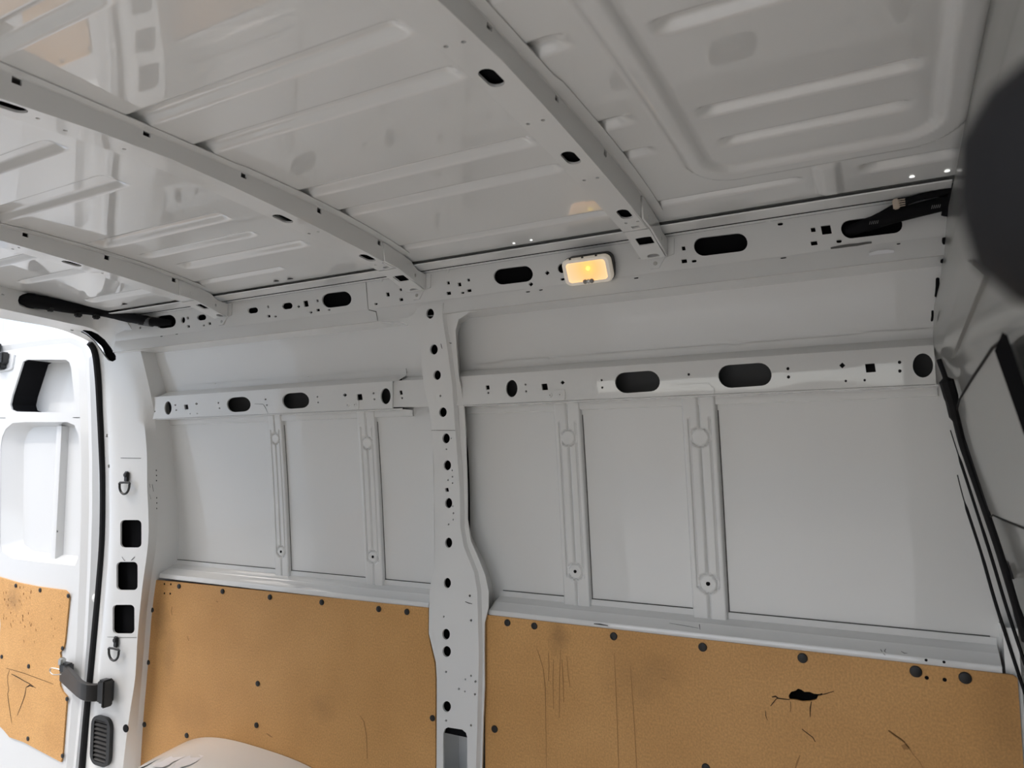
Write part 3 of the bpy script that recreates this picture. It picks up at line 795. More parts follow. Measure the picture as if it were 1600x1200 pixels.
# dark cavity behind the torn hole
uc, vc = inv(s_board, 1258, 1087, g); finish(box_bm((uc, 1.640, vc), (.16, .004, .10)), 'hollow_backing', DARK, BR, 0)
def bmark(P, w, M=CRACK, parent=None, name='crack', s=s_board, gg=g): mark(s, P, w, M, parent or BR, name, (0, -1, 0), gg)
bmark([(1206, 1089), (1212, 1088), (1216, 1091), (1224, 1092), (1234, 1093)], .0035); bmark([(1204, 1103), (1208, 1098), (1212, 1093), (1216, 1090)], .002)
bmark([(1282, 1086), (1290, 1084), (1296, 1082), (1303, 1080)], .002); bmark([(1268, 1096), (1266, 1106), (1266, 1120)], .002); bmark([(1235, 1096), (1236, 1106), (1235, 1112)], .0014)
bmark([(1253, 1139), (1262, 1146), (1270, 1152), (1274, 1159)], .002); bmark([(1388, 1141), (1396, 1147), (1404, 1152), (1412, 1158), (1421, 1170), (1428, 1180), (1437, 1190), (1444, 1203)], .0018, STAIN)
bmark([(1388, 1141), (1398, 1149), (1407, 1155), (1414, 1160)], .006, STAIN, name='scrape'); bmark([(1410, 1168), (1416, 1166), (1420, 1170)], .012, STAIN, name='scrape'); bmark([(1250, 1180), (1246, 1190), (1242, 1203)], .003, STAIN, name='scrape')
bmark([(1196, 1110), (1196.5, 1118), (1199, 1125)], .002); bmark([(1033, 1059), (1037, 1059.5), (1042, 1062)], .002, STAIN)
bmark([(1178, 1126), (1310, 1140)], .0, STAIN) if False else None
for P in ([(838, 1012), (843, 1025), (849, 1045), (852, 1075), (853, 1130), (854, 1200)], [(857, 1020), (858, 1040), (857, 1064)], [(865, 1030), (864, 1060), (865, 1108)], [(876, 1015), (874.5, 1060), (874, 1122)], [(878, 1030), (880, 1060), (881, 1098)], [(886, 1025), (888, 1055), (891, 1073)], [(960, 1020), (963, 1090), (967, 1200)], [(985, 1040), (990, 1110), (995, 1200)]):
    bmark(P, .0022, STAIN, name='drip_stain')
for P in ([(563, 1118), (569, 1128), (573, 1150), (574, 1185)],):
    bmark(P, .003, STAIN, BL, 'drip_stain')
for P in ([(269, 948), (268, 955), (269, 961)], [(271, 1033), (270, 1037)], [(293, 994), (295, 1001)], [(417, 1146), (421, 1149), (426, 1152)], [(338, 939), (341, 941)]):
    bmark(P, .004, STAIN, BL, 'smudge')

# ================================================================== ROOF BOWS
BOWX = [(-.416, 'nearest roof bow, white cross beam that ends beside the lit lamp', [(768, 122), (892, 247), (976, 335)], [(697, 73), (724.5, 65.5), (825, 194), (848.5, 188), (913, 282), (933.5, 278), (978, 349), (996.5, 346)], (993, 355), [(1008, 377), (1021, 400.5)], [(766, 34), (871, 150), (946, 237), (1003, 305)]),
        (-1.054, 'middle roof bow, white cross beam that ends over the side pillar', [(14, 167), (262, 265), (442, 342), (574, 403)], [(59, 185), (102, 204), (180, 237), (194, 233), (483, 365), (497, 362), (587, 414), (599, 411)], (603.5, 418), [(627, 435.5), (648, 454)], [(27, 121), (230, 207), (381, 275), (499, 332), (593, 380)]),
        (-1.790, 'farthest roof bow, white cross beam nearest the open rear doors', [(112, 412), (258, 454)], [(20, 389), (29.5, 387), (160, 427), (170, 426), (274, 462), (283, 460)], (291, 464.5), [(318, 479), (344, 493.5)], [(40, 365), (167, 402), (272, 435)])]


def bow(xr, label, slots, dots, sq, bh, notches):
    w = .055; xl = xr - w
    T = thing('roof_bow', label, 'roof beam', up((xr - w / 2, .72, .49)), 'cross bows under the roof skin')
    s_u = lambda u, v, d: (v, u, BU(u) + d)
    yend = 1.385
    hs = []
    for (px, py) in slots:
        u, v = inv(s_u, px, py, (1., xr - .03)); hs.append(rrect(u, v, .047, .024, .012, n=6))
    for (px, py) in dots:
        u, v = inv(s_u, px, py, (1., xr - .03)); hs.append(ell(u, v, .0065, .0065, n=10))
    u, v = inv(s_u, *sq, (1.3, xr - .03)); hs.append(rrect(u, v, .011, .016, .001, n=1))
    hs = [[p for p in h] for h in hs]
    hs = [h for h in hs if all(xl + .002 < p[1] < xr - .0015 and p[0] < yend - .002 for p in h)]
    sheet('bow_underside', PAINT, s_u, [(-.01, xl), (yend, xl), (yend, xr), (-.01, xr)], hs, res=.03, t=.004, parent=T, tgt=(-.6, .7, .5))
    ys = np.linspace(-.01, 1.405, 60)
    # side walls with a crease and roof flanges
    def top(y): return RZ(y) - .0022
    def crz(y): return top(y) - .0015
    sw = lambda u, v, d: (xr + .004 * v - d, u, BU(u) + (crz(u) - BU(u)) * v)
    nh = []
    for (px, py) in notches:
        q = inv(sw, px, py, (1., .9)); nh.append(rrect(q[0], .84, .013, .26, .006, n=3))
    sheet('bow_side', PAINT, sw, [(u, v) for u, v in [(-.01, 0), (1.405, 0), (1.405, 1), (-.01, 1)]], nh, res=.12, t=.004, parent=T, tgt=(.6, .7, .9))
    bm = loft([[(xl, y, BU(y)) for y in ys], [(xl - .004, y, crz(y)) for y in ys]]); face_in(bm, (-5, .7, .9)); finish(bm, 'bow_side', PAINT, T)
    def fl(y): return .0168 + (.004 if .90 < y < 1.42 else 0.)
    bm = loft([[(xr + .0038, y, crz(y)) for y in ys], [(xr + .0055, y, top(y)) for y in ys], [(xr + .004 + fl(y), y, top(y)) for y in ys], [(xr + .004 + fl(y), y, top(y) + .0016) for y in ys]]); face_in(bm, (.3, .7, .2)); finish(bm, 'roof_flange', PAINT, T)
    bm = loft([[(xl - .0038, y, crz(y)) for y in ys], [(xl - .0055, y, top(y)) for y in ys], [(xl - .022, y, top(y)) for y in ys], [(xl - .022, y, top(y) + .0016) for y in ys]]); face_in(bm, (-.9, .7, .2)); finish(bm, 'roof_flange', PAINT, T)
    bm = loft([[(x, y, BU(y) + .012) for x in (xl + .002, xr - .002)] for y in ys[:-1]]); face_in(bm); finish(bm, 'cavity_shade', DARK, T)  # black sheet, painted shade inside the bow
    # end bracket: sloping foot with two holes, spot-welded tongue, side cheek
    y0, z0 = yend + .003, BU(yend) - .001
    y1, z1 = 1.503, .4195
    def s_f(u, v, d):
        t = v; return (u, y0 + (y1 - y0) * t, z0 + (z1 - z0) * t - d * -.6)
    hh = []
    a = inv(s_f, *bh[0], (xr - .03, .4)); hh.append(rrect(a[0], a[1], .034, .27, .014, n=4))
    b = inv(s_f, *bh[1], (xr - .03, .8)); hh.append(ell(b[0], b[1], .027, .19))
    hh = [[(min(max(p[0], xl + .003), xr - .003), min(max(p[1], .04), .97)) for p in h] for h in hh]
    sheet('end_bracket', PAINT, s_f, [(xl + .001, 0), (xr, 0), (xr, 1), (xl + .001, 1)], hh, res=.05, t=.004, parent=T, anis=(1, .1), tgt=(-.6, .7, .2))
    bm = loft([[tuple(np.array(s_f(x, t, 0)) + np.array((0, .012, .012))) for x in (xl + .002, xr - .001)] for t in (0, .5, .97)]); face_in(bm); finish(bm, 'cavity_shade', DARK, T)  # same painted shade behind the bracket holes
    s_t = lambda u, v, d: (u, YR(v) - .0035 + d, v)
    sheet('bracket_tongue', PAINT, s_t, [(xl - .010, .452), (xl - .007, .425), (xl + .006, .423), (xl + .020, .397), (xr - .016, .397), (xr - .002, .419), (xr + .018, .424), (xr + .020, .458), (xr + .010, .462)], [], res=.05, t=.003, parent=T)
    bm = disc_bm(s_t((xl + xr) / 2 + .004, .408, 0), (0, -1, 0), .0045, .0014, 14, .2); finish(bm, 'rivet', STEEL, T)
    s_c = lambda u, v, d: (xr + .0055 - d, u, v)
    ck = [(1.335, BU(1.335) - .001), (1.328, crz(1.328) - .001), (1.40, crz(1.40) - .0005), (1.440, crz(1.440) - .002), (1.4515, .4705), (1.466, .4635), (1.503, .4600), (1.503, .4200), (1.386, BU(1.386) - .001)]
    sheet('bracket_cheek', PAINT, s_c, ck, [ell(1.458, .448, .007, .009, n=10)], res=.05, t=.004, parent=T, tgt=(.6, .7, .9))
    bm = disc_bm((xr + .0055, 1.372, .468), (1, 0, 0), .005, .001, 14, .1); finish(bm, 'weld_dimple', PAINT, T)
    return T


for b in BOWX: bow(*b)

# ================================================================== REAR CORNER PILLAR AND HEADER
E1 = [(-150, 470), (0, 497), (35, 503), (70, 509), (98, 516), (121, 525), (140, 535), (150, 551), (155, 590), (158, 640), (161, 700), (163, 760), (162, 840), (157, 910), (150, 985), (143, 1060), (137, 1120), (130, 1200), (118, 1330)]
E2 = [(-150, 447), (0, 482), (42, 491), (75, 498), (107, 505), (142, 513), (167, 528), (183, 550), (199, 585), (221, 640), (229, 700), (230, 760), (232, 840), (222, 920), (215, 995), (211, 1060), (202, 1120), (192, 1200), (180, 1330)]
E2d = [-2.4] * 6 + [-2.385, -2.35, -2.30]
E3 = [(-150, 388), (0, 441), (42, 452), (75, 459), (107, 467), (150, 479), (190, 495), (212, 527), (225, 570), (240, 640), (246, 700), (247, 760), (245, 840), (236, 905), (229, 960), (222, 1050), (216, 1120), (211, 1200), (203, 1330)]
E3d = [-2.4, -2.4, -2.4, -2.4, -2.395, -2.375, -2.335, -2.30, -2.262]
NET = []
for i in range(len(E1)):
    a = atX(*E1[i], -2.48)
    if i < 9:
        b = atX(*E2[i], E2d[i]); c = atX(*E3[i], E3d[i]) if i < 6 else atY(*E3[i], {6: 1.498, 7: 1.512, 8: 1.535}[i]); a2 = a + (b - a) * .3
    else:
        z = atY(*E2[i], 1.55)[2]
        b = atY(*E2[i], min(YP(z), 1.552) - .006); c = atY(*E3[i], min(YP(z) + .012, 1.582))
        a2p = {9: (172, 640), 10: (174, 700), 11: (175, 760), 12: (176, 840), 13: (171, 920), 14: (166, 995), 15: (157, 1060), 16: (150, 1120), 17: (143, 1200), 18: (131, 1330)}[i]
        a2 = atY(*a2p, min(YP(z), 1.552) - .010)
    NET.append([a, a2, a2 + (b - a2) * .5, b, c])
NET = np.array(NET)
_n = len(NET)
def s_cor(u, v, d):
    u = min(max(u, 0), _n - 1.0001); v = min(max(v, 0), 3.9999)
    i = int(u); t = u - i; j = int(v); s_ = v - j
    P = []
    for jj in (j, j + 1):
        p0, p1, p2, p3 = NET[max(i - 1, 0), jj], NET[i, jj], NET[i + 1, jj], NET[min(i + 2, _n - 1), jj]
        P.append(.5 * ((2 * p1) + (p2 - p0) * t + (2 * p0 - 5 * p1 + 4 * p2 - p3) * t * t + (3 * p1 - p0 - 3 * p2 + p3) * t ** 3))
    p = P[0] + (P[1] - P[0]) * s_
    return (p[0] - d * (.8 if i < 6 else .0), p[1] + d * (.3 if i < 6 else 1.), p[2] + (d if i < 6 else 0.))
_grid = [(u, v, *proj(s_cor(u, v, 0))) for u in np.linspace(0, _n - 1, 300) for v in np.linspace(.05, 3.95, 40)]
_gp = np.array([(a, b) for _, _, a, b in _grid])
def cor_uv(pts):
    o = []
    for p in pts:
        k = int(np.argmin(((_gp - np.array(p)) ** 2).sum(1))); o.append(inv(s_cor, p[0], p[1], _grid[k][:2]))
    return o
COR = thing('corner_pillar', 'white rear corner pillar and door header with large square openings by open door', 'pillar', up((-2.35, 1.55, -1.33)))
H = [rrect(204.5, 834, 33, 43, 6.5), rrect(198.5, 900, 33, 44, 6.5), rrect(193, 967.5, 34, 45, 6.5), rrect(167.3, 680.5, 3, 5, .4, n=1), rrect(170, 728.5, 3, 5, .4, n=1),
     [(126, 518.5), (131, 515.5), (142, 517), (153, 522), (164, 531), (174, 544), (181, 556), (181, 562), (176, 565), (169, 563), (163, 556), (155, 544), (147, 533), (136, 524)],
     [(28, 470), (30, 463), (36, 459.5), (44, 460), (66, 465), (72, 470), (72, 478), (66, 484), (58, 484), (36, 480), (30, 477)], rrect(4, 461, 5, 3, 1, 14), rrect(112.5, 516, 5, 1.6, .6, 8)]
cor_holes = [cor_uv(h) for h in H]
AN = (.06, .03)
sheet('pillar_skin', PAINT, s_cor, [(0, 0), (_n - 1.001, 0), (_n - 1.001, 3.999), (0, 3.999)], cor_holes, res=.012, t=.006, parent=COR, anis=AN, tgt=(-.9, .5, 1.))
s_bk = lambda u, v, d: s_cor(u, v, .03)
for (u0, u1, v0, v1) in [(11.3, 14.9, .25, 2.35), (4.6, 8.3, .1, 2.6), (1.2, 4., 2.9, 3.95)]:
    bm = loft([[s_bk(u, v, 0) for v in np.linspace(v0, v1, 6)] for u in np.linspace(u0, u1, 24)]); face_in(bm); finish(bm, 'cavity_shade', DARK, COR)  # black backing, painted shade for the square openings and slots
# return of the pillar to the skin, and the header top
bm = loft([[tuple(s_cor(u, 3.999, 0)) for u in np.linspace(6.2, _n - 1.01, 60)], [(s_cor(u, 3.999, 0)[0] + .012, WSK(s_cor(u, 3.999, 0)[2]), s_cor(u, 3.999, 0)[2]) for u in np.linspace(6.2, _n - 1.01, 60)]]); bmesh.ops.recalc_face_normals(bm, faces=bm.faces); finish(bm, 'side_return', PAINT, COR)
bm = loft([[tuple(s_cor(u, 3.999, 0)) for u in np.linspace(0, 6.6, 30)], [tuple(np.array(s_cor(u, 3.999, 0)) + np.array((-.03, .01, .02))) for u in np.linspace(0, 6.6, 30)]]); face_in(bm); finish(bm, 'roof_flange', PAINT, COR)
bm = loft([[tuple(s_cor(u, 0, 0)) for u in np.linspace(0, _n - 1.01, 80)], [tuple(np.array(s_cor(u, 0, 0)) + np.array((-.03, .03, .03 if u < 7 else 0))) for u in np.linspace(0, _n - 1.01, 80)]]); face_in(bm, (-3, 0, 1)); finish(bm, 'aperture_flange', PAINT, COR)
# header carries on across the van, and the far rear post closes the frame
p = s_cor(0, 3.9, 0); q = s_cor(0, 3., 0); r_ = s_cor(0, 0, 0)
rows = [[(p[0], y, RZ(y) - .004), (q[0], y, q[2]), (r_[0], y, r_[2]), (r_[0] - .03, y, r_[2] + .04), (r_[0] - .03, y, RZ(y) + .02)] for y in (p[1] + .02, .72, -.02)]
bm = loft(rows); face_in(bm); finish(bm, 'header_beam', PAINT, COR)
bm = box_bm((-2.51, .30, -.44), (.04, .80, 1.76), .012); D2 = struct(finish(bm, 'unseen_door_2', DIMWHITE))  # unseen door, shut to cut the light from the rear
finish(box_bm((-2.487, .30, -.88), (.008, .68, .74), .003), 'door_lining_board', board('orange_hardboard_unseen_door'), D2)  # board of the unseen shut door
bm = box_bm((-2.44, -.10, -.4), (.10, .12, 1.86), .01); struct(finish(bm, 'trim_1', PAINT))
# joints and scuffs on the pillar
def cmark(P, w, M, name): ribbon(name, [s_cor(u, v, -.0004) for u, v in cor_uv(P)], w, (.15, -1, 0), M, COR)
cmark([(164, 715.5), (190, 715.6), (220, 716), (245, 716.5)], .0018, EXPOSED_AND_GAP, 'lap_joint')
cmark([(168, 995), (190, 996), (214, 996)], .0018, EXPOSED_AND_GAP, 'lap_joint')
for P in ([(191, 870), (194, 875), (196, 876)], [(211, 870), (207, 874), (205, 876)], [(234, 756), (235, 762)], [(238, 757), (240, 768)], [(234, 772), (236, 780)]): cmark(P, .0028, SCUFF, 'scuff_mark')
for (px, py) in [(244.3, 735), (244.5, 743), (244.5, 751), (244.8, 778), (245, 786), (244.8, 794.5)]:
    u, v = cor_uv([(px, py)])[0]; finish(disc_bm(s_cor(u, v, -.0005), (.4, -1, 0), .0026, .0008, 8, .1), 'spot_weld', SCUFF, COR)

u, v = cor_uv([(197, 1138)])[0]; finish(disc_bm(s_cor(u, v, 0), (.1, -1, 0), .0125, .003, 16, .2), 'dark_hole_disc', RUBBER, COR)  # black disc painted in place of an open hole
# seal around the rear opening
pts = [tuple(s_cor(u, 0, 0)) for u in np.linspace(6.1, _n - 1.01, 50)]
SEAL = finish(tube_bm([(p[0] + .004, p[1] - .006, p[2]) for p in pts], .0115, 10, sub=1), 'door_seal', RUBBER)
SEAL['label'] = 'black rubber seal running down the edge of the open rear doorway'; SEAL['category'] = 'seal'

# sealer beads run on the skin in the rear corner of the left bay
for P in ([(243, 566), (240, 585), (246, 605), (247, 628)], [(249, 660), (254, 668), (251, 685), (253, 705), (258, 735), (257, 765), (263, 778), (260, 810), (262, 838), (263, 880)]):
    mark(s_skin, P, .003, SCUFF, SKIN, 'sealer_bead', (0, -1, 0), (-2.2, .1))
# tie-down rings
def tie_ring(px, py, label, s=1.):
    u, v = cor_uv([(px, py)])[0]; p = Vector(s_cor(u, v, 0))
    T = thing('tie_down_ring', label, 'ring', up(p), 'tie-down rings on the rear corner pillar')
    bm = box_bm((p.x, p.y - .005, p.z + .022 * s), (.020 * s, .008, .036 * s), .003); finish(bm, 'bracket', DKSTEEL, T)
    finish(disc_bm((p.x, p.y - .009, p.z + .028 * s), (0, -1, 0), .0075 * s, .004, 12, .2), 'screw', DKSTEEL, T)
    R = .026 * s; c = p + Vector((.004, -.012, -.008 * s))
    P = [c + Vector((R * math.cos(a), -.002, R * 1.05 * math.sin(a))) for a in np.linspace(math.radians(158), math.radians(382), 16)]
    P = [p + Vector((-.02, -.010, .002))] + P + [p + Vector((.014, -.010, .002))] if False else P
    finish(tube_bm(P, .0038, 8, closed=True, sub=2), 'ring', DKSTEEL, T)
tie_ring(199.5, 755, 'upper dark D-shaped tie-down ring above the square pillar openings'); tie_ring(183, 1013, 'lower dark D-shaped tie-down ring below the square pillar openings')

# louvred vent at the foot of the pillar
def vent():
    T = None
    u, v = cor_uv([(157, 1158)])[0]; p = Vector(s_cor(u, v, 0))
    T = thing('air_vent', 'black louvred vent grille low on the rear corner pillar', 'vent', up(p))
    y = p.y - .012
    s_v = lambda a, b, d: (a, y + d + (a - p.x) * .0, b)
    k = [s_v(*q, 0) for q in uvs(s_v, [(157, 1120), (157, 1198), (141, 1158), (171, 1158)], (p.x, p.z))]
    w = abs(k[3][0] - k[2][0]); h = abs(k[0][2] - k[1][2]); cx = (k[2][0] + k[3][0]) / 2; cz = (k[0][2] + k[1][2]) / 2
    sheet('vent_frame', BLACK, s_v, rrect(cx, cz, w, h, w * .32), [rrect(cx, cz, w * .68, h * .84, .012)], res=.05, t=.012, parent=T)
    finish(box_bm((cx, y + .011, cz), (w * .7, .002, h * .86)), 'vent_backing', DARK, T, 0)
    n = 10
    lou = None
    for i in range(n):
        z = cz + h * .40 - h * .80 * i / (n - 1)
        if lou is None:
            lou = finish(box_bm((0, 0, -ZC), (w * .7, .010, .007), .001, Matrix.Rotation(math.radians(35), 3, 'X')), 'louvre', PLUG, None)
            o = lou
        else:
            o = lou.copy(); COL.objects.link(o)
        o.parent = T; o.location = up((cx, y + .006, z)) - T.location
vent()

# ================================================================== OPEN REAR DOOR
DY = 1.64
DOOR = bpy.data.objects.new('door_1', None); COL.objects.link(DOOR); struct(DOOR)
s_d = lambda u, v, d: (u, DY + d, v)
g = (-2.9, 0)
xe = -3.45
inn = uvs(s_d, [(0, 560), (60, 556), (105, 553), (117, 560), (123, 578), (125, 640), (127, 720), (127, 800), (124, 900), (120, 1000), (112, 1100), (104, 1200)], g)
inn = [(xe, inn[0][1] - .01)] + inn[1:] + [(inn[-1][0] + .01, -1.28), (xe, -1.28)]
win = uvs(s_d, [(36, 565), (42, 562), (103, 562), (108, 566), (111, 575), (115, 612), (117.5, 636), (115, 642), (110, 645), (25, 643), (18, 640), (16, 632), (19, 618)], g)
mid = uvs(s_d, [(1, 700), (3, 684), (9, 670), (20, 661), (40, 659.5), (105, 659.5), (116, 664), (122, 678), (124, 700), (123.5, 800), (122, 872), (117, 884), (60, 878), (20, 873), (3, 862), (0, 850)], g)
sheet('door_inner_panel', DIMWHITE, s_d, inn, [win, mid], res=.07, t=.03, parent=DOOR, tgt=(-2.9, -2, 1.2))
# the stepped edge from the inner panel to the hinge-side flange
mid1 = uvs(lambda u, v, d: (u, DY + .010, v), [(0, 545), (60, 541), (108, 536), (127, 545), (134, 566), (137, 640), (139, 720), (139, 800), (136, 900), (131, 1000), (124, 1100), (114, 1200)], g)
mid2 = uvs(lambda u, v, d: (u, DY + .006, v), [(0, 537), (60, 532), (112, 527), (132, 536), (139, 560), (142, 640), (144, 720), (144, 800), (141, 900), (136, 1000), (128, 1100), (118, 1200)], g)
out_ = uvs(lambda u, v, d: (u, DY + .022, v), [(0, 519), (40, 515), (85, 511), (130, 520), (146, 552), (152, 640), (154, 720), (155, 800), (153, 900), (147, 1000), (138, 1100), (126, 1200)], g)
def ext(L, dz=0): return [(xe, L[0][1] - .01)] + L[1:] + [(L[-1][0] + .01, -1.28)]
rows = [[(u, DY, v) for u, v in inn[:-1]], [(u, DY + .010, v) for u, v in ext(mid1)], [(u, DY + .006, v) for u, v in ext(mid2)], [(u, DY + .022, v) for u, v in ext(out_)], [(u, DY + .11, v) for u, v in ext(out_)]]
bm = loft(rows); face_in(bm, (-2.7, -2, 2)); finish(bm, 'door_edge', DIMWHITE, DOOR, 20)
bm = box_bm(((xe - 2.55) / 2, DY + .115, (-1.28 + .42) / 2), (.92, .012, 1.68)); finish(bm, 'door_outer_skin', DIMWHITE, DOOR, 0)
# recess walls and pans
def pan(name, rim, bottom, depth, M=DIMWHITE):
    bm = loft([[(u, DY + .002, v) for u, v in rim + rim[:1]], [(u, DY + depth * .55, v) for u, v in [((a[0] + b[0]) / 2, (a[1] + b[1]) / 2) for a, b in zip(rim, bottom)] + [((rim[0][0] + bottom[0][0]) / 2, (rim[0][1] + bottom[0][1]) / 2)]], [(u, DY + depth, v) for u, v in bottom + bottom[:1]]])
    bm.verts.ensure_lookup_table()
    vs = [bm.verts.new(up((u, DY + depth, v))) for u, v in bottom]; bm.faces.new(vs)
    face_in(bm, (-2.9, -2, 1.2)); finish(bm, name, M, DOOR, 50)
def shrink(L, sx, sy, dx=0, dy=0):
    c = np.mean(np.array(L), 0); return [(c[0] + dx + (a - c[0]) * sx, c[1] + dy + (b - c[1]) * sy) for a, b in L]
pan('window_blank', win, shrink(win, .98, .98), .10)
wb = shrink(win, .98, .98); k = [9, 10, 11, 12, 0, 1]
bm = loft([[(win[i][0] + .0015, DY + .006, win[i][1]) for i in k], [(wb[i][0] + .0015, DY + .0985, wb[i][1]) for i in k]]); face_in(bm, (-2.5, 0, 1.5)); finish(bm, 'recess_black_side', DARK, DOOR, 0)  # black sheet laid over the left side of the recess
pan('recess_pan', mid, shrink(mid, .80, .92, .02, .002), .05)
# vertical rib in the recess
xr0 = inv(lambda u, v, d: (u, DY + .045, v), 90, 770, g)[0]; xr1 = inv(lambda u, v, d: (u, DY + .045, v), 101, 770, g)[0]
zt = inv(lambda u, v, d: (u, DY + .03, v), 95, 666, g)[1]; zbm = inv(lambda u, v, d: (u, DY + .03, v), 95, 880, g)[1]
rows = [[(xr0, DY + .05, z), (xr0 + .006, DY + .026, z), (xr1 - .02, DY + .022, z), (xr1 - .006, DY + .024, z), (xr1, DY + .05, z)] for z in (zbm, (zt + zbm) / 2, zt)]
bm = loft(rows); face_in(bm, (-2.9, -2, 1.2)); finish(bm, 'recess_rib', DIMWHITE, DOOR)
for py in (709, 751, 791, 830):
    u, v = inv(lambda u, v, d: (u, DY + .03, v), 90, py, g); finish(disc_bm((u + .004, DY + .027, v), (0, -1, 0), .004, .001, 8, .1), 'rib_hole', SCUFF, DOOR)
# pressed rails between the recesses
for P in ([(0, 653), (9, 653)], [(114, 652.5), (125, 652.5)]):
    mark(s_d, [P[0], ((P[0][0] + P[1][0]) / 2, P[0][1]), P[1]], .003, SCUFF, DOOR, 'panel_joint', (0, -1, 0), g)
# lining board on the door
od = uvs(s_d, [(-60, 886), (0, 901), (30, 910), (60, 916), (104, 922), (109, 927), (110.5, 935), (104, 1000), (102, 1012), (96, 1019), (97, 1024), (96, 1070), (100, 1080), (107, 1088), (103, 1140), (100, 1180), (98, 1190), (60, 1170), (40, 1159), (17, 1151), (8, 1140), (0, 1132), (-60, 1100)], g)
hd = uvs(s_d, [(-60, 955), (0, 963), (2.5, 967), (3, 975), (1, 1018), (-60, 1008)], g)
s_dl = lambda u, v, d: (u, DY - .006 + d, v)
PD = [(25, 915, 5), (63, 922, 5.5), (107, 931, 5.5), (98, 1013, 5.5), (3, 1026, 5), (45, 1041, 5.5), (105, 1092, 5.5), (44, 1154, 5.5), (98, 1181, 5.5)]
spd = []
for (px, py, rx, rz, amt) in [(20, 935, .07, .06, .3), (30, 1060, .12, .08, .1)]:
    p = s_dl(*inv(s_dl, px, py, g), 0); spd.append(((p[0], p[1], p[2] + ZC), (rx, .3, rz), amt))
DB = ply('door_lining_board', None, s_dl, od, [hd], [(x, y, circ_r(d * 1.25, s_dl, x, y, g)) for x, y, d in PD], board('orange_hardboard_door', spd, 1.5), guess=g, thing_parent=DOOR)
DB['label'] = 'cracked orange hardboard lining board on the open door'
for P, w in (([(15, 1047), (12, 1056), (12, 1066), (14, 1078), (12, 1084), (14, 1100), (17, 1120), (18.5, 1130)], .004), ([(48, 1069), (41, 1074), (39, 1086), (35, 1098), (27, 1118)], .0045), ([(18, 1053), (28, 1058), (38, 1064), (46, 1068), (56, 1075)], .004), ([(10, 1044), (35, 1051), (60, 1060), (84, 1069)], .0022), ([(43, 1073), (47, 1071), (52, 1073)], .006)):
    mark(s_dl, P, w, CRACK, DB, 'crack', (0, -1, 0), g)
for i in range(44):
    px, py = random.uniform(2, 50), random.uniform(916, 980)
    if random.random() < .35: px, py = random.uniform(5, 95), random.uniform(935, 1010)
    mark(s_dl, [(px, py - 2), (px + .4, py), (px + .3, py + 2)], random.uniform(.002, .0045), FLECK, DB, 'fleck', (0, -1, 0), g)
# hinge plates, striker, door-top lock
def hinge(px, py, w, h, n=2):
    s_h = lambda u, v, d: (u, DY + .03 + d, v)
    u, v = inv(s_h, px, py, g); bm = box_bm((u, DY + .028, v), (w, .01, h), .003); H_ = finish(bm, 'hinge_plate', DIMWHITE, DOOR)
    for k in range(n):
        o = disc_bm((u + .0, DY + .023, v + h * (.25 - .5 * k)), (0, -1, 0), .010, .004, 12, .2); finish(o, 'hinge_screw', STEEL, H_)
hinge(148, 827, .055, .085); hinge(124, 1148, .05, .06, 1); hinge(122, 1177, .05, .07)
u, v = inv(s_d, 142, 935, g); finish(disc_bm((u, DY + .028, v), (0, -1, 0), .034, .008, 20, .1), 'buffer_cup', STEEL, DOOR); finish(disc_bm((u + .008, DY + .02, v), (0, -1, 0), .016, .012, 14, .3), 'buffer', WHITEPL, DOOR)
for (px, py, w, h) in ((6, 565, .05, .07), (-2, 544, .035, .045), (12, 560, .02, .05)):
    u, v = inv(s_d, px, py, g); finish(box_bm((u, DY - .012, v), (w, .03, h), .005), 'upper_lock', BLACK, DOOR)
# roller pocket surround below the lock
u, v = inv(s_d, 10, 578, g); finish(tube_bm([(u - .2, DY - .001, v), (u + .02, DY - .001, v), (u + .05, DY - .001, v + .02), (u + .055, DY - .001, v + .06)], .006, 8), 'lock_surround', DIMWHITE, DOOR)

# check strap between pillar and door
ST = thing('door_check_strap', 'black folding check strap linking the rear corner pillar to the open door', 'strap', up(atY(165, 1080, 1.53)))
c = atY(165, 1080, 1.525)
finish(box_bm((c[0], c[1], c[2]), (.045, .035, .075), .006), 'pillar_bracket', BLACK, ST)
finish(box_bm((c[0] + .018, c[1] - .006, c[2] - .002), (.012, .035, .088), .004), 'bracket_plate', BLACK, ST)
P = [atY(157, 1081, 1.52), atY(148, 1082, 1.51), atY(138, 1081.5, 1.50), atY(130, 1079, 1.505), atY(124, 1075, 1.52), atY(111, 1062, 1.575), atY(97, 1049.5, 1.625)]
hgt = .055
rows = []
for i, p in enumerate(P):
    p = np.array(p); d = np.array(P[min(i + 1, len(P) - 1)]) - np.array(P[max(i - 1, 0)]); d[2] = 0; d /= np.linalg.norm(d); nn = np.array((d[1], -d[0], 0)) * .008
    h = hgt / 2 * (1 if i < 5 else 1.15)
    rows.append([tuple(p + nn + (0, 0, h)), tuple(p + nn - (0, 0, h)), tuple(p - nn - (0, 0, h)), tuple(p - nn + (0, 0, h))])
bm = loft(rows, True, True); bmesh.ops.recalc_face_normals(bm, faces=bm.faces); bmesh.ops.bevel(bm, geom=[e for e in bm.edges], offset=.002, segments=1, affect='EDGES')
finish(bm, 'strap_arm', mat('satin_black_strap', (.014, .013, .012), .45, spec=.35), ST)
c = atY(104, 1043, 1.615); finish(box_bm(c, (.05, .03, .035), .006), 'door_catch', BLACK, ST)
c = atY(97, 1034, 1.61); finish(box_bm(c, (.025, .02, .03), .005), 'catch_lever', STEEL, ST)
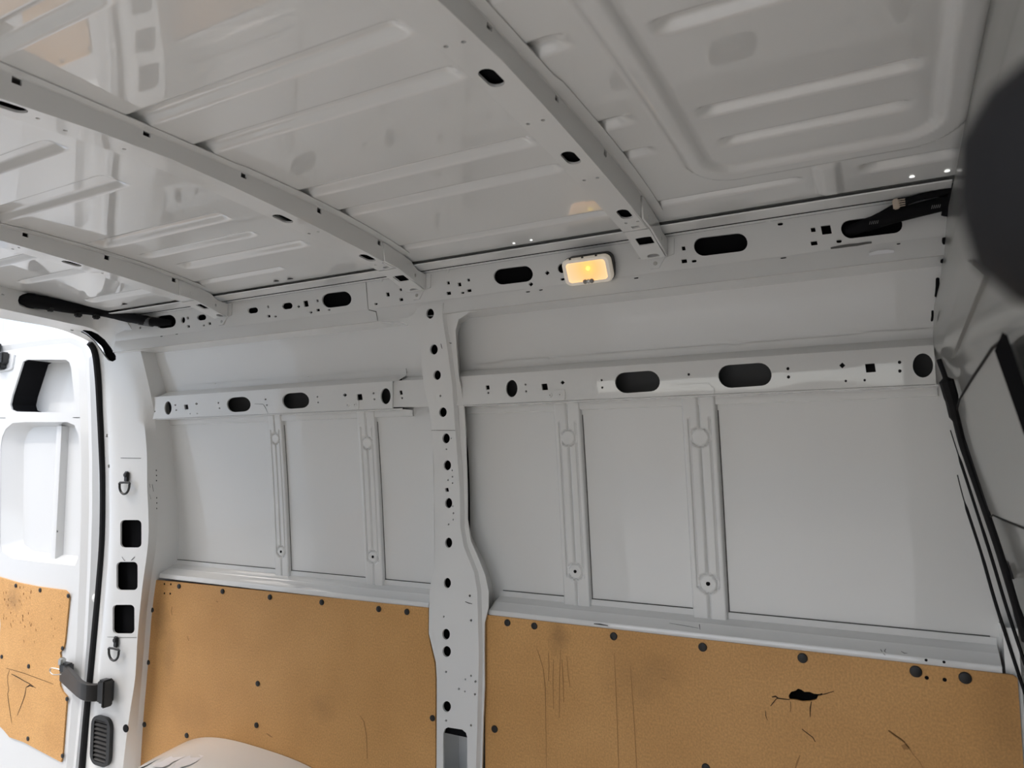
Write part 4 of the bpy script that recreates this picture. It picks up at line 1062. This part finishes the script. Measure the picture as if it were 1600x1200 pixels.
c = atY(90, 1049, 1.61); finish(tube_bm([(c[0] + .03, c[1], c[2] + .008), (c[0] - .02, c[1] - .01, c[2] + .012), (c[0] - .03, c[1] - .01, c[2]), (c[0] - .01, c[1] - .01, c[2] - .01), (c[0] + .03, c[1], c[2] - .006)], .002, 6), 'pull_wire', STEEL, ST)

# ================================================================== WHEEL ARCH
def arch():
    T = thing('wheel_arch', 'white humped wheel arch with torn protective film below the left lining', 'wheel arch', up((-1.72, 1.5, -1.33)))
    xc, L = -1.70, .98; ys = [1.598, 1.585, 1.55, 1.48, 1.40, 1.34, 1.318, 1.314]
    rows = []
    N = 48
    def prof(t):                       # t from 0 (rear foot) to 1 (front foot)
        a = math.pi * t; x = -math.copysign(abs(math.cos(a)) ** .72, math.cos(a)) if t != .5 else 0
        zz = max(math.sin(a), 0) ** .55
        return x, zz
    for i, y in enumerate(ys):
        inset = [.0, .0, .004, .012, .03, .06, .09, .12][i]; hh = .46 - [0, .0, .002, .006, .016, .045, .09, .46][i]
        r = []
        for k in range(N + 1):
            x, zz = prof(k / N); tilt = -.018 * x
            r.append((xc + x * (L / 2 - inset), y, -1.33 + zz * hh * (1 if i < 7 else .9) + tilt * zz))
        rows.append(r)
    bm = loft(rows); face_in(bm, (-1.7, .4, 1.2)); finish(bm, 'arch_shell', PAINT, T, 40)
    # ragged pieces of film still stuck to the top
    def top_at(x, y):
        f = min(max((x - xc) / (L / 2 - .03), -.97), .97)
        a = math.acos(-math.copysign(abs(f) ** (1 / .72), f)); return -1.33 + max(math.sin(a), 0) ** .55 * (.455 - max(0, (1.55 - y)) * .07) - .018 * f
    for (x0, w, y0, y1) in [(-2.02, .10, 1.36, 1.47), (-1.90, .05, 1.40, 1.50), (-1.835, .045, 1.38, 1.49), (-1.70, .06, 1.37, 1.44)]:
        n = 7; A = []; B = []
        for k in range(n):
            y = y0 + (y1 - y0) * k / (n - 1); j = random.uniform(-.012, .012)
            A.append((x0 - w / 2 + j, y, top_at(x0 - w / 2 + j, y) + .004)); B.append((x0 + w / 2 - j * .6, y, top_at(x0 + w / 2 - j * .6, y) + .004))
        bm = loft([A, B]); face_in(bm); finish(bm, 'film_strip', FILM, T, 0)
arch()

# ================================================================== DOME LAMP
def lamp():
    u0, v0 = inv(s_rail, 925, 416, (-.6, .4)); p = Vector(s_rail(u0, v0, 0))
    T = thing('dome_lamp', 'lit interior lamp with amber glowing lens and black base on the upper rail', 'lamp', up(p))
    tl = .36
    R = Matrix.Rotation(tl + .16, 3, 'X')                 # lamp face lies square on the leaning rail
    ax = R @ Vector((1, 0, 0)); nn = R @ Vector((0, -1, 0)); upv = R @ Vector((0, 0, 1))
    def pt(a, b, c): return p + ax * a + nn * b + upv * c
    w, h = .118, .064
    def rr(sw, sh, r, b, n=5):
        return [tuple(pt(x, b, z)) for x, z in rrect(0, 0, sw, sh, r, n=n)]
    bm = loft([rr(w * .96, h * .94, .016, .0), rr(w * .96, h * .94, .016, .014), rr(w, h, .016, .020), rr(w, h, .016, .024)], True, True); bmesh.ops.recalc_face_normals(bm, faces=bm.faces); finish(bm, 'lamp_base', BLACK, T)
    HOUS = mat('frosted_lamp_housing', (.80, .76, .69), .35, emit=(1, .86, .68), estr=.16)
    bm = loft([rr(w * .98, h * .97, .015, .0245), rr(w * .99, h * .98, .015, .034), rr(w * .93, h * .90, .013, .039), rr(w * .80, h * .72, .008, .0395)], True, False); face_in(bm); finish(bm, 'lamp_housing', HOUS, T)
    AM = bpy.data.materials.new('amber_lens'); AM.use_nodes = True
    n = AM.node_tree.nodes; Lk = AM.node_tree.links; b = n['Principled BSDF']
    b.inputs['Base Color'].default_value = (.9, .55, .25, 1); b.inputs['Roughness'].default_value = .25
    tc = n.new('ShaderNodeTexCoord'); d = n.new('ShaderNodeVectorMath'); d.operation = 'DISTANCE'
    q = pt(.004, .04, .006); d.inputs[1].default_value = up(q) - Vector((0, 0, 0))
    geo = n.new('ShaderNodeNewGeometry'); Lk.new(geo.outputs['Position'], d.inputs[0])
    rp = n.new('ShaderNodeValToRGB'); rp.color_ramp.elements[0].position = 0; rp.color_ramp.elements[0].color = (1.0, .72, .12, 1)
    rp.color_ramp.elements[1].position = 1; rp.color_ramp.elements[1].color = (1., .66, .40, 1)
    e = rp.color_ramp.elements.new(.4); e.color = (1., .58, .20, 1)
    mr = n.new('ShaderNodeMapRange'); mr.inputs[2].default_value = .05; Lk.new(d.outputs['Value'], mr.inputs[0]); Lk.new(mr.outputs[0], rp.inputs[0])
    Lk.new(rp.outputs[0], b.inputs['Emission Color']); b.inputs['Emission Strength'].default_value = .80
    bm = loft([rr(w * .80, h * .72, .008, .0395), rr(w * .78, h * .69, .007, .0365)], True, False)
    vs = [bm.verts.new(up(q)) for q in rr(w * .78, h * .69, .007, .0365)]; bm.faces.new(vs); face_in(bm); finish(bm, 'lamp_lens', AM, T)
    BUL = mat('glowing_bulb', (1, .8, .3), .3, emit=(1., .78, .12), estr=1.6)
    finish(disc_bm(tuple(pt(.004, .0368, .006)), tuple(nn), .0042, .003, 14, .5), 'bulb', BUL, T)
    for a in (-.008, .0, .008):
        finish(disc_bm(tuple(pt(a, .0395, -h * .36)), tuple(nn), .0052, .003, 12, .4), 'switch_button', STEEL if a == 0 else mat('grey_switch', (.25, .24, .22), .4), T)
    for a in (-.035, -.005, .028):
        finish(box_bm(tuple(pt(a, .034, h * .485)), (.005, .006, .003), .0006), 'housing_clip', BLACK, T)
lamp()

# ================================================================== WIRING LOOMS
def loom(label, runs, extra=None):
    T = None
    p0 = runs[0][0][0]
    T = thing('wiring_loom', label, 'wiring', up(p0), 'black taped wiring looms')
    for pts, r in runs:
        finish(tube_bm(pts, r, 12), 'taped_cable', TAPE, T)
    if extra: extra(T)
hd_ = lambda px, py, X: tuple(atX(px, py, X))
def ly(px, py, off=.02):
    v = inv(s_rail, px, py, (-2.2, .42)); p = s_rail(*v, -off); return p
L_ = [hd_(40, 469, -2.415), hd_(55, 471, -2.385), hd_(80, 475, -2.375), hd_(110, 480, -2.365), hd_(140, 483, -2.35), hd_(170, 488, -2.32), tuple(ly(205, 496, .028)), tuple(ly(232, 501.5, .022)), tuple(ly(250, 503.5, .0)), tuple(ly(262, 503, -.02))]
def clips(T):
    for (px, py, X) in [(84, 482, -2.37), (127, 491, -2.35), (155, 494, -2.33)]:
        c = atX(px, py, X); finish(box_bm((c[0], c[1] - .01, c[2] - .004), (.02, .02, .016), .004), 'loom_clip', BLACK, T)
    c = ly(236, 503, .02); finish(tube_bm([ly(228, 502, .021), ly(243, 504, .012)], .0165, 12, sub=1), 'grey_sleeve', mat('grey_sleeve', (.06, .06, .06), .5), T)
loom('black wiring loom from the door header into the left end of the upper rail', [(L_, [.024, .022, .021, .021, .020, .019, .018, .017, .015, .012])], clips)
def rl(px, py, off): return tuple(s_rail(*inv(s_rail, px, py, (0., .42)), -off))
def rclip(T):
    a = np.array(rl(1400, 326, .026)); finish(box_bm(tuple(a), (.011, .012, .020), .002, Matrix.Rotation(math.radians(-4), 3, 'Y')), 'nylon_clip', BEIGE, T)
    for k in range(4):
        z = .0065 - k * .004; finish(box_bm((a[0] + .009, a[1] - .004, a[2] + z), (.012, .003, .0014)), 'clip_tooth', BEIGE, T, 0)
    for (px, py, n) in ((1366, 356, 5), (1461, 332, 5)):
        for k in range(n):
            q = rl(px - 6 + k * 3.0, py - k * .4, .034)
            finish(box_bm(q, (.0009, .001, .006), 0, Matrix.Rotation(.3, 3, 'Y')), 'tape_print', mat('faded_grey_print', (.25, .25, .25), .7), T, 0)
loom('black wiring loom beside the bulkhead with beige clip at right end of the upper rail',
     [([rl(1325, 358, -.015), rl(1350, 354, .004), rl(1385, 345, .016), rl(1420, 336, .018), rl(1460, 326, .018), rl(1490, 318, .016)], [.012, .0135, .0135, .0135, .0135]),
      ([rl(1345, 352, 0), rl(1372, 342, .014), rl(1400, 328, .022), rl(1430, 316, .024), rl(1462, 309, .024), rl(1492, 304, .02)], [.007, .0065, .0065, .0065, .007]),
      ([rl(1480, 340, .012), rl(1484, 325, .02), rl(1490, 308, .02)], .011)], rclip)

# ================================================================== DARK UNIDENTIFIED SHAPE CLOSE TO THE LENS
def bump():  # builds the dark unidentified shape
    d = ray(1778, 265); d = d / np.linalg.norm(d) * .165
    c = Vector(d)
    T = thing('dark_shape', 'dark rounded unidentified shape out of focus at the right edge', 'bumper', up(c))
    rows = []
    axis = Vector((1, -.1, .05)).normalized(); a = axis.orthogonal().normalized(); b = axis.cross(a)
    for (t, r) in ((-.026, .001), (-.0245, .012), (-.019, .0195), (-.010, .0248), (.0, .0262), (.014, .0245), (.034, .019), (.08, .016), (XB(c.z) - c.x + .005, .016)):
        rows.append([tuple(c + axis * t + (a * math.cos(k * math.pi / 12) + b * math.sin(k * math.pi / 12)) * r) for k in range(24)])
    bm = loft(rows, True, True); bmesh.ops.recalc_face_normals(bm, faces=bm.faces); finish(bm, 'dark_body', RUBBER, T, 60)
bump()

# ================================================================== OUTSIDE
bm = box_bm((-1.0, -6.0, gz + 1.3), (16, .3, 2.6)); struct(finish(bm, 'sky_block_wall', mat('sky_block_tan', (.50, .44, .38), .9, noise=(2., .1, 4)), smooth=0))  # unseen wall added to cut the sky light at the side door


def building():
    T = thing('warehouse', 'pale blue corrugated building glimpsed over the open rear door', 'building', (-8, 4, gz + ZC))
    ys = np.arange(-9, 18, .025); rows = []
    for z in (gz, gz + 6): rows.append([(-8 + .010 * math.cos((i % 4) * math.pi / 2), y, z) for i, y in enumerate(ys)])
    bm = loft(rows); face_in(bm); finish(bm, 'corrugated_wall', CLAD, T, 0)
    finish(box_bm((-10, 4.5, gz + 6.05), (4.4, 27.4, .1)), 'flat_roof', CONC, T, 0)
    finish(box_bm((-12, 4.5, gz + 3.0), (.2, 27, 5.9)), 'back_wall', CLAD, T, 0)
building()
